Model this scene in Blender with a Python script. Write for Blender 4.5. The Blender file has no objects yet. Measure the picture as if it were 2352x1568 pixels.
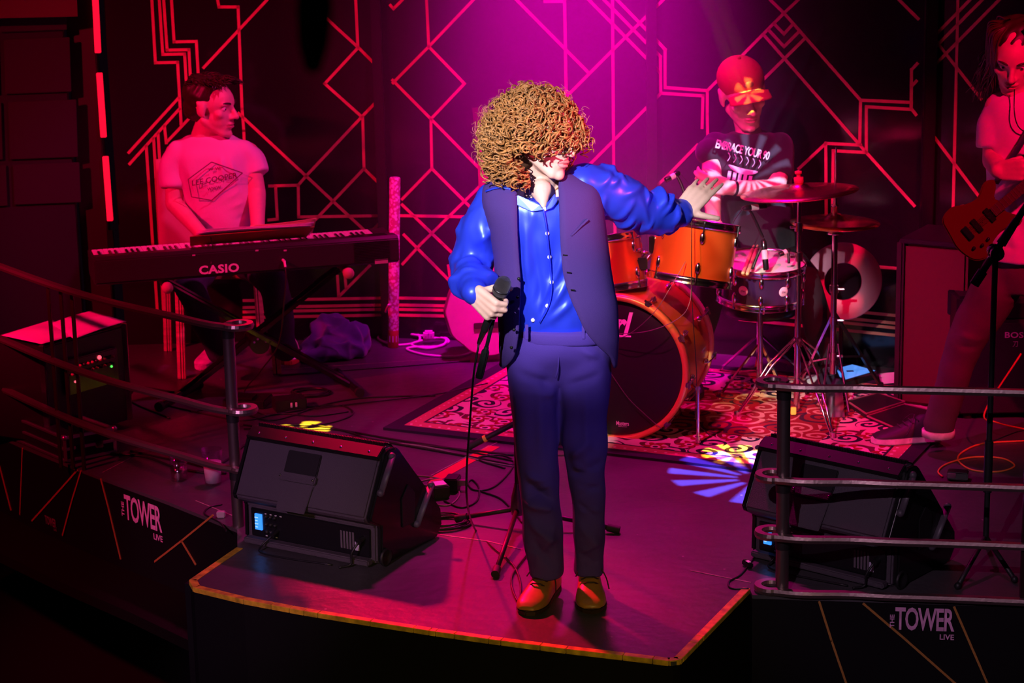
import bpy, bmesh, math, random
import numpy as np
from mathutils import Vector, Matrix
random.seed(7); rng = np.random.default_rng(7)
SC = bpy.context.scene; COL = SC.collection
# ------------------------------------------------------------------ camera
F, PIT, ROLL, CAMH = 5000.0, math.radians(14), math.radians(1.2), 2.42      # focal length in px of a 2352 x 1568 frame
CF = np.array([0, math.cos(PIT), -math.sin(PIT)]); r0 = np.array([1., 0, 0]); u0 = np.cross(r0, CF)
CR = r0*math.cos(ROLL) - u0*math.sin(ROLL); CU = np.cross(CR, CF); CC = np.array([0, 0, CAMH])
cam = bpy.data.cameras.new('camera'); camo = bpy.data.objects.new('camera', cam); COL.objects.link(camo)
cam.sensor_width = 36; cam.lens = F/2352*36; cam.clip_start = .1; cam.clip_end = 60
m = Matrix.Identity(4)
for i in range(3):
    m[i][0], m[i][1], m[i][2], m[i][3] = CR[i], CU[i], -CF[i], CC[i]
camo.matrix_world = m
cam.dof.use_dof = True; cam.dof.focus_distance = 6.75; cam.dof.aperture_fstop = 7.0
SC.camera = camo
def ray(px, py): return CF + CR*(px-1176)/F - CU*(py-784)/F            # the sight line through a pixel of the 2352 x 1568 frame
def G(px, py, z=0.):                                                     # where it meets the height z
    d = ray(px, py); return CC + d*((z-CAMH)/d[2])
def D(px, py, y):                                                        # where it meets the distance y
    d = ray(px, py); return CC + d*(y/d[1])
# ------------------------------------------------------------------ view and world
SC.view_settings.view_transform = 'Standard'; SC.view_settings.look = 'None'
SC.view_settings.exposure = 0.0; SC.view_settings.gamma = 1.0; SC.view_settings.use_curve_mapping = False
SC.cycles.max_bounces = 5; SC.cycles.diffuse_bounces = 2; SC.cycles.glossy_bounces = 3; SC.cycles.adaptive_threshold = .04; SC.cycles.volume_bounces = 0; SC.cycles.sample_clamp_indirect = 4; SC.cycles.volume_step_rate = 4; SC.cycles.volume_max_steps = 32; SC.cycles.light_sampling_threshold = .03
w = bpy.data.worlds.new('dark_venue'); SC.world = w; w.use_nodes = True
w.node_tree.nodes['Background'].inputs[0].default_value = (.004, .001, .003, 1)
w.node_tree.nodes['Background'].inputs[1].default_value = 0.6
# ------------------------------------------------------------------ stage lamps (all of them above or outside the frame)
def spot(name, loc, target, color, watts, deg, blend=.4, radius=.06, gobo=None, vis_gloss=1.0):
    l = bpy.data.lights.new(name, 'SPOT'); l.energy = watts; l.color = color
    l.spot_size = math.radians(deg); l.spot_blend = blend; l.shadow_soft_size = radius; l.specular_factor = vis_gloss
    o = bpy.data.objects.new(name, l); COL.objects.link(o); o.location = loc
    o.rotation_euler = (Vector(target)-Vector(loc)).to_track_quat('-Z', 'Y').to_euler()
    if gobo: gobo(l)
    return o
def petal_gobo(n, r1, r2, rot=0., duty=.1, half=None):
    """a metal gobo: n wedge slots between two radii (tan of the beam angle); half keeps one side"""
    def f(l):
        l.use_nodes = True; nt = l.node_tree; em = next(x for x in nt.nodes if x.type == 'EMISSION')
        tc = nt.nodes.new('ShaderNodeTexCoord'); sp = nt.nodes.new('ShaderNodeSeparateXYZ'); nt.links.new(tc.outputs['Normal'], sp.inputs[0])
        def ma(op, a, b=None, c=None):
            q = nt.nodes.new('ShaderNodeMath'); q.operation = op
            for i, v in enumerate((a, b, c)):
                if v is None: continue
                if isinstance(v, (int, float)): q.inputs[i].default_value = v
                else: nt.links.new(v, q.inputs[i])
            return q.outputs[0]
        z = ma('ABSOLUTE', sp.outputs[2]); x = ma('DIVIDE', sp.outputs[0], z); y = ma('DIVIDE', sp.outputs[1], z)
        r = ma('SQRT', ma('ADD', ma('MULTIPLY', x, x), ma('MULTIPLY', y, y))); a = ma('ADD', ma('ARCTAN2', y, x), rot)
        s = ma('GREATER_THAN', ma('SINE', ma('MULTIPLY', a, n)), duty)
        k = ma('MULTIPLY', s, ma('MULTIPLY', ma('GREATER_THAN', r, r1), ma('LESS_THAN', r, r2)))
        if half is not None: k = ma('MULTIPLY', k, ma('LESS_THAN', ma('SINE', ma('ADD', a, half)), .35))
        nt.links.new(k, em.inputs['Strength'])
    return f
RED = (1, .0, .07); PINK = (1, .0, .32); MAG = (1, .0, .62); BLUE = (.08, .08, 1); YEL = (1, .62, .02)
spot('key_spot', (-1.7, .5, 4.0), (.11, 6.42, 1.22), (1, .90, 1), 4300, 9.2, .9, .06)
spot('key_fill_spot', (2.6, 1.5, 4.2), (.25, 6.4, .95), (.30, .22, 1), 260, 11, .8, .1)
spot('red_side_spot', (3.3, 4.6, 2.3), (.22, 6.45, 1.35), (1, .06, .14), 800, 10, .8, .06)
spot('red_wash_keys', (-4.4, 5.6, 3.4), (-1.35, 9.2, .8), RED, 1300, 30, .6, .1)
spot('pink_wash_keys', (1.2, 7.2, 4.2), (-1.1, 9.3, .8), (1, .03, .34), 520, 26, .7, .1)
spot('red_wash_guitar', (2.7, 3.6, 4.2), (1.85, 7.9, .9), RED, 1350, 18, .6, .08)
spot('magenta_back', (.35, 9.35, 4.2), (.25, 7.6, .0), (1, 0, .36), 1250, 42, .9, .12)
spot('magenta_wall', (.2, 8.3, 4.6), (.36, 9.5, .9), (1, 0, .72), 4000, 28, .95, .12)
spot('pink_drums', (-1.6, 4.6, 4.8), (.95, 8.5, .55), (1, .01, .28), 2500, 20, .7, .1)
spot('warm_drums', (-.6, 3.6, 4.8), (.72, 8.15, .66), (1, .72, .28), 2300, 5.6, .8, .06)
spot('red_front', (-1.5, 9.45, 2.9), (-.1, 6.5, 0), (1, .0, .05), 2600, 18, 1.0, .1)
spot('red_left', (-4.2, 5.2, 3.4), (-1.7, 7.9, .2), RED, 480, 30, .9, .1)
spot('lilac_left', (-3.2, .2, 3.6), (-.95, 6.95, .05), (1, .42, .95), 760, 12, .8, .1)
spot('lilac_right', (-1.2, .0, 4.2), (1.25, 6.5, .1), (1, .62, .95), 480, 11, .8, .03)
spot('front_warm', (.4, -1.2, 3.0), (-.1, 6.1, -.1), (1, .74, .2), 420, 15, .9, .2)
spot('blue_gobo', (2.9, 5.2, 4.3), tuple(G(1738, 1100)), BLUE, 30000, 12, .1, .01, petal_gobo(13, .012, .052, .4, .15))
spot('yellow_gobo', (-2.4, 6.0, 4.2), tuple(G(690, 988)), YEL, 40000, 6, .1, .008, petal_gobo(5, .004, .022, .9, -.1))
spot('yellow_rug_gobo', (2.2, 5.0, 4.6), tuple(G(1690, 1050)), YEL, 16000, 6, .1, .008, petal_gobo(9, .004, .022, .2, .1))
spot('drummer_gobo', (1.9, 4.6, 4.4), tuple(D(1722, 400, 8.75)), (.55, .55, 1), 3800, 9, .1, .008, petal_gobo(15, .006, .034, .7, .35))
spot('cap_gobo', (-.4, 4.6, 4.2), tuple(D(1722, 222, 8.8)), (1, .62, .05), 9000, 3, .1, .006, petal_gobo(6, .001, .011, .7, .1))
HAZE = .55
# ------------------------------------------------------------------ placing helpers: a pixel of the photograph at a known height or distance
def PL(px, py, p0, n):
    d = ray(px, py); return CC + d*(np.dot(np.array(p0)-CC, n)/np.dot(d, n))
def nrm(v): v = np.array(v, float); return v/max(1e-9, np.linalg.norm(v))
A = lambda *v: np.array(v, float)
# ------------------------------------------------------------------ materials
MATS = {}
def mat(name, col, rough=.5, metal=0., spec=.5, bump=0., bscale=60., var=0., vscale=8., emit=None, es=0., coat=0., sheen=0., trans=0., ior=1.45, stretch=None, alpha=1.):
    if name in MATS: return MATS[name]
    m = bpy.data.materials.new(name); m.use_nodes = True; nt = m.node_tree; b = nt.nodes['Principled BSDF']; L = nt.links
    b.inputs['Base Color'].default_value = (*col, 1); b.inputs['Roughness'].default_value = rough; b.inputs['Metallic'].default_value = metal
    b.inputs['Specular IOR Level'].default_value = spec; b.inputs['Coat Weight'].default_value = coat; b.inputs['Sheen Weight'].default_value = sheen
    b.inputs['Transmission Weight'].default_value = trans; b.inputs['IOR'].default_value = ior; b.inputs['Alpha'].default_value = alpha
    if emit: b.inputs['Emission Color'].default_value = (*emit, 1); b.inputs['Emission Strength'].default_value = es
    if bump or var:
        tc = nt.nodes.new('ShaderNodeTexCoord'); mp = nt.nodes.new('ShaderNodeMapping'); L.new(tc.outputs['Object'], mp.inputs[0])
        if stretch: mp.inputs['Scale'].default_value = stretch
    if bump:
        n = nt.nodes.new('ShaderNodeTexNoise'); n.inputs['Scale'].default_value = bscale; n.inputs['Detail'].default_value = 4; L.new(mp.outputs[0], n.inputs['Vector'])
        q = nt.nodes.new('ShaderNodeBump'); q.inputs['Strength'].default_value = bump; q.inputs['Distance'].default_value = .01; L.new(n.outputs['Fac'], q.inputs['Height']); L.new(q.outputs[0], b.inputs['Normal'])
    if var:
        n = nt.nodes.new('ShaderNodeTexNoise'); n.inputs['Scale'].default_value = vscale; n.inputs['Detail'].default_value = 6; L.new(mp.outputs[0], n.inputs['Vector'])
        r = nt.nodes.new('ShaderNodeValToRGB'); e = r.color_ramp.elements
        e[0].position = .3; e[1].position = .7; e[0].color = (*[c*(1-var) for c in col], 1); e[1].color = (*[min(1, c*(1+var)) for c in col], 1)
        L.new(n.outputs['Fac'], r.inputs[0]); L.new(r.outputs[0], b.inputs['Base Color'])
    MATS[name] = m; return m
BLACK = mat('black_plastic', (.012, .012, .013), .45, bump=.15, bscale=300)
GLOSSB = mat('gloss_black', (.01, .01, .011), .18)
RUBBER = mat('black_rubber', (.012, .012, .012), .7)
CHROME = mat('chrome', (.8, .8, .82), .14, 1)
STEEL = mat('brushed_steel', (.42, .4, .4), .3, 1, bump=.05, bscale=200)
WHITE = mat('white_print', (.8, .8, .8), .6)
PAPER = mat('paper', (.8, .79, .76), .8, var=.04, vscale=20)
DARKMET = mat('dark_metal', (.05, .05, .055), .35, .9)
WOODP = mat('plywood_edge', (.62, .42, .22), .5, var=.25, vscale=5, stretch=(1, 1, 14))
CABLE = mat('black_cable', (.012, .012, .013), .4)
def thin_glass(name, tint, fac=.14, rough=.06):              # thin clear wall: mostly see-through, a little gloss
    m = bpy.data.materials.new(name); m.use_nodes = True; nt = m.node_tree; nt.nodes.clear(); o = nt.nodes.new('ShaderNodeOutputMaterial'); t = nt.nodes.new('ShaderNodeBsdfTransparent'); g = nt.nodes.new('ShaderNodeBsdfGlossy'); x = nt.nodes.new('ShaderNodeMixShader')
    t.inputs[0].default_value = (*tint, 1); g.inputs['Roughness'].default_value = rough; x.inputs[0].default_value = fac; nt.links.new(t.outputs[0], x.inputs[1]); nt.links.new(g.outputs[0], x.inputs[2]); nt.links.new(x.outputs[0], o.inputs[0]); MATS[name] = m; return m
# ------------------------------------------------------------------ mesh building
class MB:
    def __init__(s, M=None): s.v = []; s.f = []; s.sm = []; s.mi = []; s.n = 0; s.M = M
    def add(s, vs, fs, smooth=True, mi=0):
        vs = np.asarray(vs, float).reshape(-1, 3)
        if s.M is not None: vs = vs @ s.M[:3, :3].T + s.M[:3, 3]
        s.v.append(vs); o = s.n; s.n += len(vs)
        for f in fs: s.f.append([i+o for i in f]); s.sm.append(smooth); s.mi.append(mi)
        return s
    def grid(s, P, cu=False, cv=False, smooth=True, cap=False, mi=0):
        P = np.asarray(P, float); m, n = P.shape[:2]; fs = []
        for i in range(m-(0 if cu else 1)):
            i2 = (i+1) % m
            for j in range(n-(0 if cv else 1)):
                j2 = (j+1) % n; fs.append([i*n+j, i*n+j2, i2*n+j2, i2*n+j])
        if cap: fs.append([j for j in range(n)][::-1]); fs.append([(m-1)*n+j for j in range(n)])
        return s.add(P.reshape(-1, 3), fs, smooth, mi)
    def box(s, c, size, R=None, mi=0):
        h = np.array(size)/2.; v = np.array([[x, y, z] for x in (-1, 1) for y in (-1, 1) for z in (-1, 1)])*h
        if R is not None: v = v @ np.array(R).T
        return s.add(v+np.array(c), [[0, 1, 3, 2], [4, 6, 7, 5], [0, 4, 5, 1], [2, 3, 7, 6], [0, 2, 6, 4], [1, 5, 7, 3]], False, mi)
    def bar(s, p0, p1, w, h, up=(0, 0, 1), mi=0):
        p0, p1 = A(*p0), A(*p1); x = p1-p0; L = np.linalg.norm(x); x = x/L; y = nrm(np.cross(up, x)); z = np.cross(x, y)
        return s.box((p0+p1)/2, (L, w, h), np.array([x, y, z]).T, mi)
    def tube(s, pts, r, n=8, closed=False, caps=True, smooth=True, mi=0, flat=None):
        P = np.array(pts, float); m = len(P); r = np.full(m, r) if np.isscalar(r) else np.array(r, float)
        T = np.gradient(P, axis=0) if not closed else np.roll(P, -1, 0)-np.roll(P, 1, 0)
        T /= np.maximum(1e-9, np.linalg.norm(T, axis=1))[:, None]
        a = np.array([0, 0, 1.]) if abs(T[0][2]) < .9 else np.array([1., 0, 0]); u = nrm(np.cross(T[0], a)); rings = []
        th = np.arange(n)*2*math.pi/n
        for i in range(m):
            u = u-T[i]*np.dot(u, T[i]); u = nrm(u); w_ = np.cross(T[i], u); f = flat or (1, 1)
            rings.append(P[i]+r[i]*(f[0]*np.cos(th)[:, None]*u+f[1]*np.sin(th)[:, None]*w_))
        return s.grid(rings, cu=closed, cv=True, smooth=smooth, cap=caps and not closed, mi=mi)
    def cyl(s, p0, p1, r0, r1=None, n=16, smooth=True, mi=0):
        r1 = r0 if r1 is None else r1; p0, p1 = A(*p0), A(*p1); ax = nrm(p1-p0); a = A(0, 0, 1) if abs(ax[2]) < .9 else A(1, 0, 0)
        u = nrm(np.cross(ax, a)); w_ = np.cross(ax, u); th = np.arange(n)*2*math.pi/n; c = np.cos(th)[:, None]*u+np.sin(th)[:, None]*w_
        s.grid([p0+c*r0, p1+c*r1], cv=True, smooth=smooth, mi=mi)
        s.add(p0+c*r0, [list(range(n))[::-1]], False, mi); return s.add(p1+c*r1, [list(range(n))], False, mi)
    def lathe(s, prof, o, ax, n=40, smooth=True, closed=False, mi=0):
        ax = nrm(ax); a = A(0, 0, 1) if abs(ax[2]) < .9 else A(1, 0, 0); u = nrm(np.cross(a, ax)); w_ = np.cross(ax, u)
        th = np.arange(n)*2*math.pi/n; c = np.cos(th)[:, None]*u+np.sin(th)[:, None]*w_
        return s.grid([A(*o)+ax*h+c*max(r, 1e-5) for r, h in prof], cu=closed, cv=True, smooth=smooth, mi=mi)
    def ell(s, c, r, R=None, n=14, mi=0):
        r = (r, r, r) if np.isscalar(r) else r; m = max(6, n//2+2)
        ph = np.linspace(.02, math.pi-.02, m); th = np.arange(n)*2*math.pi/n
        P = np.array([[[math.sin(p)*math.cos(t), math.sin(p)*math.sin(t), math.cos(p)] for t in th] for p in ph])*np.array(r)
        if R is not None: P = P @ np.array(R).T
        return s.grid(P+np.array(c), cv=True, cap=True, mi=mi)
    def cone(s, p0, r0_, p1, r1_, n=12):            # round cone for organic shapes
        p0, p1 = A(*p0), A(*p1); s.ell(p0, r0_, n=n); s.ell(p1, r1_, n=n)
        if np.linalg.norm(p1-p0) > 1e-4: s.cyl(p0, p1, r0_, r1_, n=n)
        return s
    def prism(s, poly, vec, mi=0, smooth=False):
        P = np.array(poly, float); n = len(P); v = np.array(vec, float)
        fs = [list(range(n))[::-1], [n+i for i in range(n)]]+[[i, (i+1) % n, n+(i+1) % n, n+i] for i in range(n)]
        return s.add(np.vstack([P, P+v]), fs, smooth, mi)
    def build(s, name, mats, parent=None, loc=None, bevel=0., seg=2):
        mats = mats if isinstance(mats, (list, tuple)) else [mats]
        V = np.vstack(s.v); org = ORG[parent.name] if parent else (np.array(loc, float) if loc is not None else np.zeros(3))
        me = bpy.data.meshes.new(name); me.from_pydata((V-org).tolist(), [], s.f)
        for x in mats: me.materials.append(x)
        me.polygons.foreach_set('use_smooth', s.sm); me.polygons.foreach_set('material_index', s.mi); me.update()
        bm = bmesh.new(); bm.from_mesh(me)
        bmesh.ops.remove_doubles(bm, verts=bm.verts, dist=1e-6) if bevel else None
        bmesh.ops.recalc_face_normals(bm, faces=bm.faces)
        if bevel:
            es = [e for e in bm.edges if len(e.link_faces) == 2 and e.calc_face_angle(0) > .6]
            bmesh.ops.bevel(bm, geom=es, offset=bevel, segments=seg, affect='EDGES', clamp_overlap=True)
        bm.to_mesh(me); bm.free()
        return link(name, me, parent, org)
ORG = {}
def link(name, me, parent=None, org=None):
    o = bpy.data.objects.new(name, me); COL.objects.link(o)
    if parent: o.parent = parent; ORG[o.name] = ORG[parent.name]
    else:
        o.location = org if org is not None else (0, 0, 0); ORG[o.name] = np.array(o.location)
    return o
def tag(o, label, cat=None, group=None):
    o['label'] = label
    if cat: o['category'] = cat
    if group: o['group'] = group
    return o
def thing(name, label, cat, loc, group=None):
    o = bpy.data.objects.new(name, None); COL.objects.link(o); o.location = loc; o.empty_display_size = .05
    ORG[o.name] = np.array(loc, float); return tag(o, label, cat, group)
def struct(o): o['kind'] = 'structure'; return o
def xf(loc, x, y, z=None):                              # transform from local axes
    x = nrm(x); y = np.array(y, float); y = nrm(y-x*np.dot(x, y)); z = np.cross(x, y); M = np.eye(4); M[:3, 0], M[:3, 1], M[:3, 2], M[:3, 3] = x, y, z, loc; return M
def smooth_path(pts, k=6):
    P = np.array(pts, float); Q = np.vstack([2*P[0]-P[1], P, 2*P[-1]-P[-2]]); out = []
    for i in range(1, len(Q)-2):
        for t in np.arange(k)/k:
            a, b, c, d = Q[i-1:i+3]; out.append(.5*((2*b)+(-a+c)*t+(2*a-5*b+4*c-d)*t*t+(-a+3*b-3*c+d)*t**3))
    out.append(P[-1]); return np.array(out)
def text_mesh(s, shear=0., offset=0., spacing=1.):
    cu = bpy.data.curves.new('t', 'FONT'); cu.body = s; cu.shear = shear; cu.offset = offset; cu.space_character = spacing; cu.resolution_u = 3
    o = bpy.data.objects.new('t', cu); COL.objects.link(o); dg = bpy.context.evaluated_depsgraph_get()
    me = bpy.data.meshes.new_from_object(o.evaluated_get(dg)); V = np.array([v.co for v in me.vertices]); fs = [list(p.vertices) for p in me.polygons]
    bpy.data.objects.remove(o); bpy.data.curves.remove(cu); bpy.data.meshes.remove(me); return V, fs
def lettering(mb, s, c, xdir, ydir, w_, h_=None, shear=0., offset=0., spacing=1., lift=.0012, bend=None):
    V, fs = text_mesh(s, shear, offset, spacing); lo, hi = V.min(0), V.max(0); sx = w_/(hi[0]-lo[0]); sy = (h_/(hi[1]-lo[1])) if h_ else sx
    n = np.cross(nrm(xdir), nrm(ydir)); X = (V[:, 0]-(lo[0]+hi[0])/2)*sx; Y = (V[:, 1]-(lo[1]+hi[1])/2)*sy
    P = np.array(c)+np.outer(X, nrm(xdir))+np.outer(Y, nrm(ydir))+n*lift
    if bend: P = bend(P)
    mb.add(P, fs, False); return mb
# organic shapes: closed overlapping pieces -> one skin
def remesh(mb, voxel, it=4, fac=.5):
    me = bpy.data.meshes.new('r'); me.from_pydata(np.vstack(mb.v).tolist(), [], mb.f); o = bpy.data.objects.new('r', me); COL.objects.link(o)
    md = o.modifiers.new('r', 'REMESH'); md.mode = 'VOXEL'; md.voxel_size = voxel
    me2 = bpy.data.meshes.new_from_object(o.evaluated_get(bpy.context.evaluated_depsgraph_get())); bpy.data.objects.remove(o); bpy.data.meshes.remove(me)
    V = np.empty(len(me2.vertices)*3); me2.vertices.foreach_get('co', V); V = V.reshape(-1, 3)
    E = np.empty(len(me2.edges)*2, int); me2.edges.foreach_get('vertices', E); E = E.reshape(-1, 2)
    deg = np.bincount(E.ravel(), minlength=len(V)).astype(float)[:, None]; deg[deg == 0] = 1
    def lap(V):
        S = np.zeros_like(V)
        for k in range(3): S[:, k] = np.bincount(E[:, 0], V[E[:, 1], k], len(V))+np.bincount(E[:, 1], V[E[:, 0], k], len(V))
        return S/deg-V
    for i in range(it): V = V+fac*lap(V); V = V-fac*.98*.0*lap(V)
    return me2, V, lap
def normals(me, V):
    me.vertices.foreach_set('co', V.ravel()); me.update(); N = np.empty(len(V)*3); me.vertices.foreach_get('normal', N); return N.reshape(-1, 3)
def finish(name, me, V, mats, parent, matidx=None):
    org = ORG[parent.name]; me.vertices.foreach_set('co', (V-org).ravel()); me.materials.clear()
    for x in (mats if isinstance(mats, (list, tuple)) else [mats]): me.materials.append(x)
    me.polygons.foreach_set('use_smooth', [True]*len(me.polygons))
    if matidx is not None: me.polygons.foreach_set('material_index', matidx)
    me.name = name; me.update(); return link(name, me, parent)
def wav(P, freq, seed, n=7):                                # smooth pseudo noise in about -1..1
    g = np.random.default_rng(seed); K = g.normal(size=(n, 3)); K = K/np.linalg.norm(K, axis=1)[:, None]*freq*g.uniform(.6, 1.5, (n, 1)); ph = g.uniform(0, 6.28, n)
    return np.sin(P@K.T+ph).sum(1)/math.sqrt(n)
def ridge(P, freq, seed): return 1-np.abs(wav(P, freq, seed))*1.2
# ================================================================== the setting
def floor_mat():
    m = bpy.data.materials.new('stage_floor_paint'); m.use_nodes = True; nt = m.node_tree; b = nt.nodes['Principled BSDF']; L = nt.links
    tc = nt.nodes.new('ShaderNodeTexCoord'); n = nt.nodes.new('ShaderNodeTexNoise'); n.inputs['Scale'].default_value = 2.2; n.inputs['Detail'].default_value = 8; L.new(tc.outputs['Object'], n.inputs[0])
    r = nt.nodes.new('ShaderNodeValToRGB'); r.color_ramp.elements[0].color = (.038, .036, .038, 1); r.color_ramp.elements[1].color = (.085, .08, .085, 1); L.new(n.outputs[0], r.inputs[0])
    v = nt.nodes.new('ShaderNodeTexVoronoi'); v.inputs['Scale'].default_value = 7.5; L.new(tc.outputs['Object'], v.inputs[0])
    lt = nt.nodes.new('ShaderNodeMath'); lt.operation = 'LESS_THAN'; lt.inputs[1].default_value = .035; L.new(v.outputs['Distance'], lt.inputs[0])
    mx = nt.nodes.new('ShaderNodeMix'); mx.data_type = 'RGBA'; L.new(lt.outputs[0], mx.inputs[0]); L.new(r.outputs[0], mx.inputs[6]); mx.inputs[7].default_value = (.3, .28, .28, 1); L.new(mx.outputs[2], b.inputs['Base Color'])
    r2 = nt.nodes.new('ShaderNodeMapRange'); r2.inputs[3].default_value = .28; r2.inputs[4].default_value = .5; L.new(n.outputs[0], r2.inputs[0]); L.new(r2.outputs[0], b.inputs['Roughness'])
    n2 = nt.nodes.new('ShaderNodeTexNoise'); n2.inputs['Scale'].default_value = 26; n2.inputs['Detail'].default_value = 5; L.new(tc.outputs['Object'], n2.inputs[0])
    bp = nt.nodes.new('ShaderNodeBump'); bp.inputs['Strength'].default_value = .12; bp.inputs['Distance'].default_value = .02; L.new(n2.outputs[0], bp.inputs['Height']); L.new(bp.outputs[0], b.inputs['Normal'])
    return m
MFLOOR = floor_mat(); MFASC = mat('fascia_black', (.005, .004, .005), .6, spec=.2); GOLD = mat('gold_strip', (.55, .25, .06), .4, .3); PANEL = mat('black_acrylic', (.012, .008, .012), .13, spec=.5)
INLAY = mat('copper_inlay', (.75, .26, .17), .45, .25, var=.2, vscale=6); YELLOW = mat('yellow_edge_paint', (.62, .36, .02), .6, var=.45, vscale=30)
edgeL = [(-160, 925), (0, 1000), (52, 1024), (180, 1076), (232, 1096), (380, 1150), (545, 1216)]
EL = [G(*p) for p in edgeL]
thr = [(545, 1258), (436, 1333), (445, 1350), (560, 1378), (700, 1404), (850, 1428), (1000, 1451), (1150, 1472), (1300, 1491), (1430, 1506), (1545, 1520), (1562, 1516), (1722, 1352)]
TH = [G(*p) for p in thr]; ER = [G(1728, 1366), G(2352, 1386), G(2720, 1400)]
WB = [G(-420, 800), G(180, 800), G(290, 792), G(890, 775), G(1498, 800), G(2115, 850), A(2.75, 8.25, 0)]
poly = EL+TH+ER+[A(3.4, 6.2, 0), A(3.4, 8.3, 0)]+WB[::-1]+[A(-3.2, 9.9, 0)]
b = MB(); b.prism([p-A(0, 0, .012) for p in poly], (0, 0, .012)); fl = struct(b.build('floor', MFLOOR))
# painted seams and worn joint lines of the boards
for pts, w_ in (([(1010, 1228), (1120, 1243), (1200, 1262)], .006), ([(1585, 1310), (1725, 1338)], .006), ([(990, 1092), (1090, 1040), (1180, 1000)], .004), ([(236, 1085), (300, 1052)], .004), ([(560, 1195), (450, 1150)], .004), ([(620, 850), (1080, 820)], .003)):
    b = MB(); P = [G(*p)+A(0, 0, .0012) for p in pts]
    for i in range(len(P)-1): b.bar(P[i], P[i+1], w_, .001)
    b.build('floor_seam', mat('seam_worn', (.3, .22, .2), .7, var=.5, vscale=60), fl)
b = MB(); b.bar(G(1000, 1100)+A(0, 0, .001), G(1135, 1025)+A(0, 0, .001), .05, .001); b.build('floor_tape', mat('red_floor_tape', (.6, .02, .02), .5), fl)
# fascia: black boards under the stage edge with gold strips and the venue's lettering
FH = .33
def fascia(pts, name):
    b = MB(); P = [A(*p) for p in pts]
    for i in range(len(P)-1):
        n = nrm(np.cross(P[i+1]-P[i], A(0, 0, 1))); n = n if n[1] < 0 else -n
        b.prism([P[i]-A(0, 0, .012), P[i+1]-A(0, 0, .012), P[i+1]-A(0, 0, FH), P[i]-A(0, 0, FH)], -n*.02)
    return struct(b.build(name, MFASC))
fL = fascia(EL+[TH[0]], 'wall_stage_left'); fR = fascia([TH[-1]]+ER, 'wall_stage_right')
b = MB()
for i in range(len(TH)-1):
    n = nrm(np.cross(TH[i+1]-TH[i], A(0, 0, 1))); n = n if n[1] < 0 else -n
    b.prism([TH[i]-A(0, 0, .012), TH[i+1]-A(0, 0, .012), TH[i+1]-A(0, 0, .9), TH[i]-A(0, 0, .9)], -n*.02)
fT = struct(b.build('wall_stage_front', MFASC))
def seg_plane(P, i): n = nrm(np.cross(P[i+1]-P[i], A(0, 0, 1))); n = n if n[1] < 0 else -n; return P[i], n
def strip(par, plane, pts, w_=.007, m=GOLD, name='gold_strip', lift=.002):
    p0, n = plane; b = MB(); P = [PL(*p, p0, n)+n*lift for p in pts]
    for i in range(len(P)-1):
        d = nrm(P[i+1]-P[i]); e = d*w_*.45; b.bar(P[i]-e, P[i+1]+e, w_, .003, up=n)
    return b.build(name, m, par)
for i, pts in ((1, [(53, 1030), (47, 1180)]), (1, [(0, 1070), (26, 1170)]), (2, [(178, 1080), (140, 1123), (75, 1195)]), (3, [(187, 1082), (166, 1150), (145, 1228)]), (4, [(233, 1100), (250, 1165), (278, 1282)]), (5, [(490, 1183), (420, 1240), (342, 1300)]), (5, [(418, 1242), (450, 1295)])):
    strip(fL, seg_plane(EL, i), pts)
ERp = [TH[-1]]+ER
for pts in ([(1882, 1382), (1910, 1470), (1946, 1575)], [(1984, 1386), (2078, 1466), (2205, 1578)], [(2192, 1394), (2272, 1578)]): strip(fR, seg_plane(ERp, 1), pts)
PRINT = mat('pink_white_print', (.72, .34, .58), .6, var=.2, vscale=40)
def logo(par, plane, cx, cy, w_, tag_=True, m=PRINT):
    p0, n = plane; x = nrm(np.cross(A(0, 0, 1), n)); x = x if x[0] > 0 else -x; c = PL(cx, cy, p0, n); up = A(0, 0, 1)
    b = MB(); lettering(b, 'TOWER', c, x, up, w_, w_*.42, offset=.02, lift=.004, spacing=.92)
    lettering(b, 'LIVE', c+x*w_*.38-up*w_*.31, x, up, w_*.24, w_*.1, offset=.02, lift=.004)
    if tag_: lettering(b, 'THE', c-x*w_*.55-up*w_*.05, up, -x, w_*.24, w_*.075, offset=.02, lift=.004)
    b.build('sign_lettering', m, par)
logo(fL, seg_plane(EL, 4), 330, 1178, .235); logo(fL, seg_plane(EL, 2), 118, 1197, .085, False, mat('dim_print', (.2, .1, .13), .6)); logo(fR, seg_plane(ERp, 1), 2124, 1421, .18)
# lower ledge round the stage and the dark hall floor
b = MB(); LE = [p-A(.1, .25, 0)-A(0, 0, FH-.0) for p in EL+[TH[0]]]; 
for i in range(len(LE)-1): b.prism([EL[i]-A(0, 0, FH) if i < len(EL) else TH[0]-A(0, 0, FH), (EL+[TH[0]])[i+1]-A(0, 0, FH), LE[i+1], LE[i]], (0, 0, -.04))
struct(b.build('trim_1', mat('ledge_dark', (.008, .004, .004), .7, spec=.1)))
b = MB(); b.box((0, 5, -.95), (16, 14, .1)); struct(b.build('floor_hall', mat('hall_carpet', (.006, .005, .006), .9)))
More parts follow.
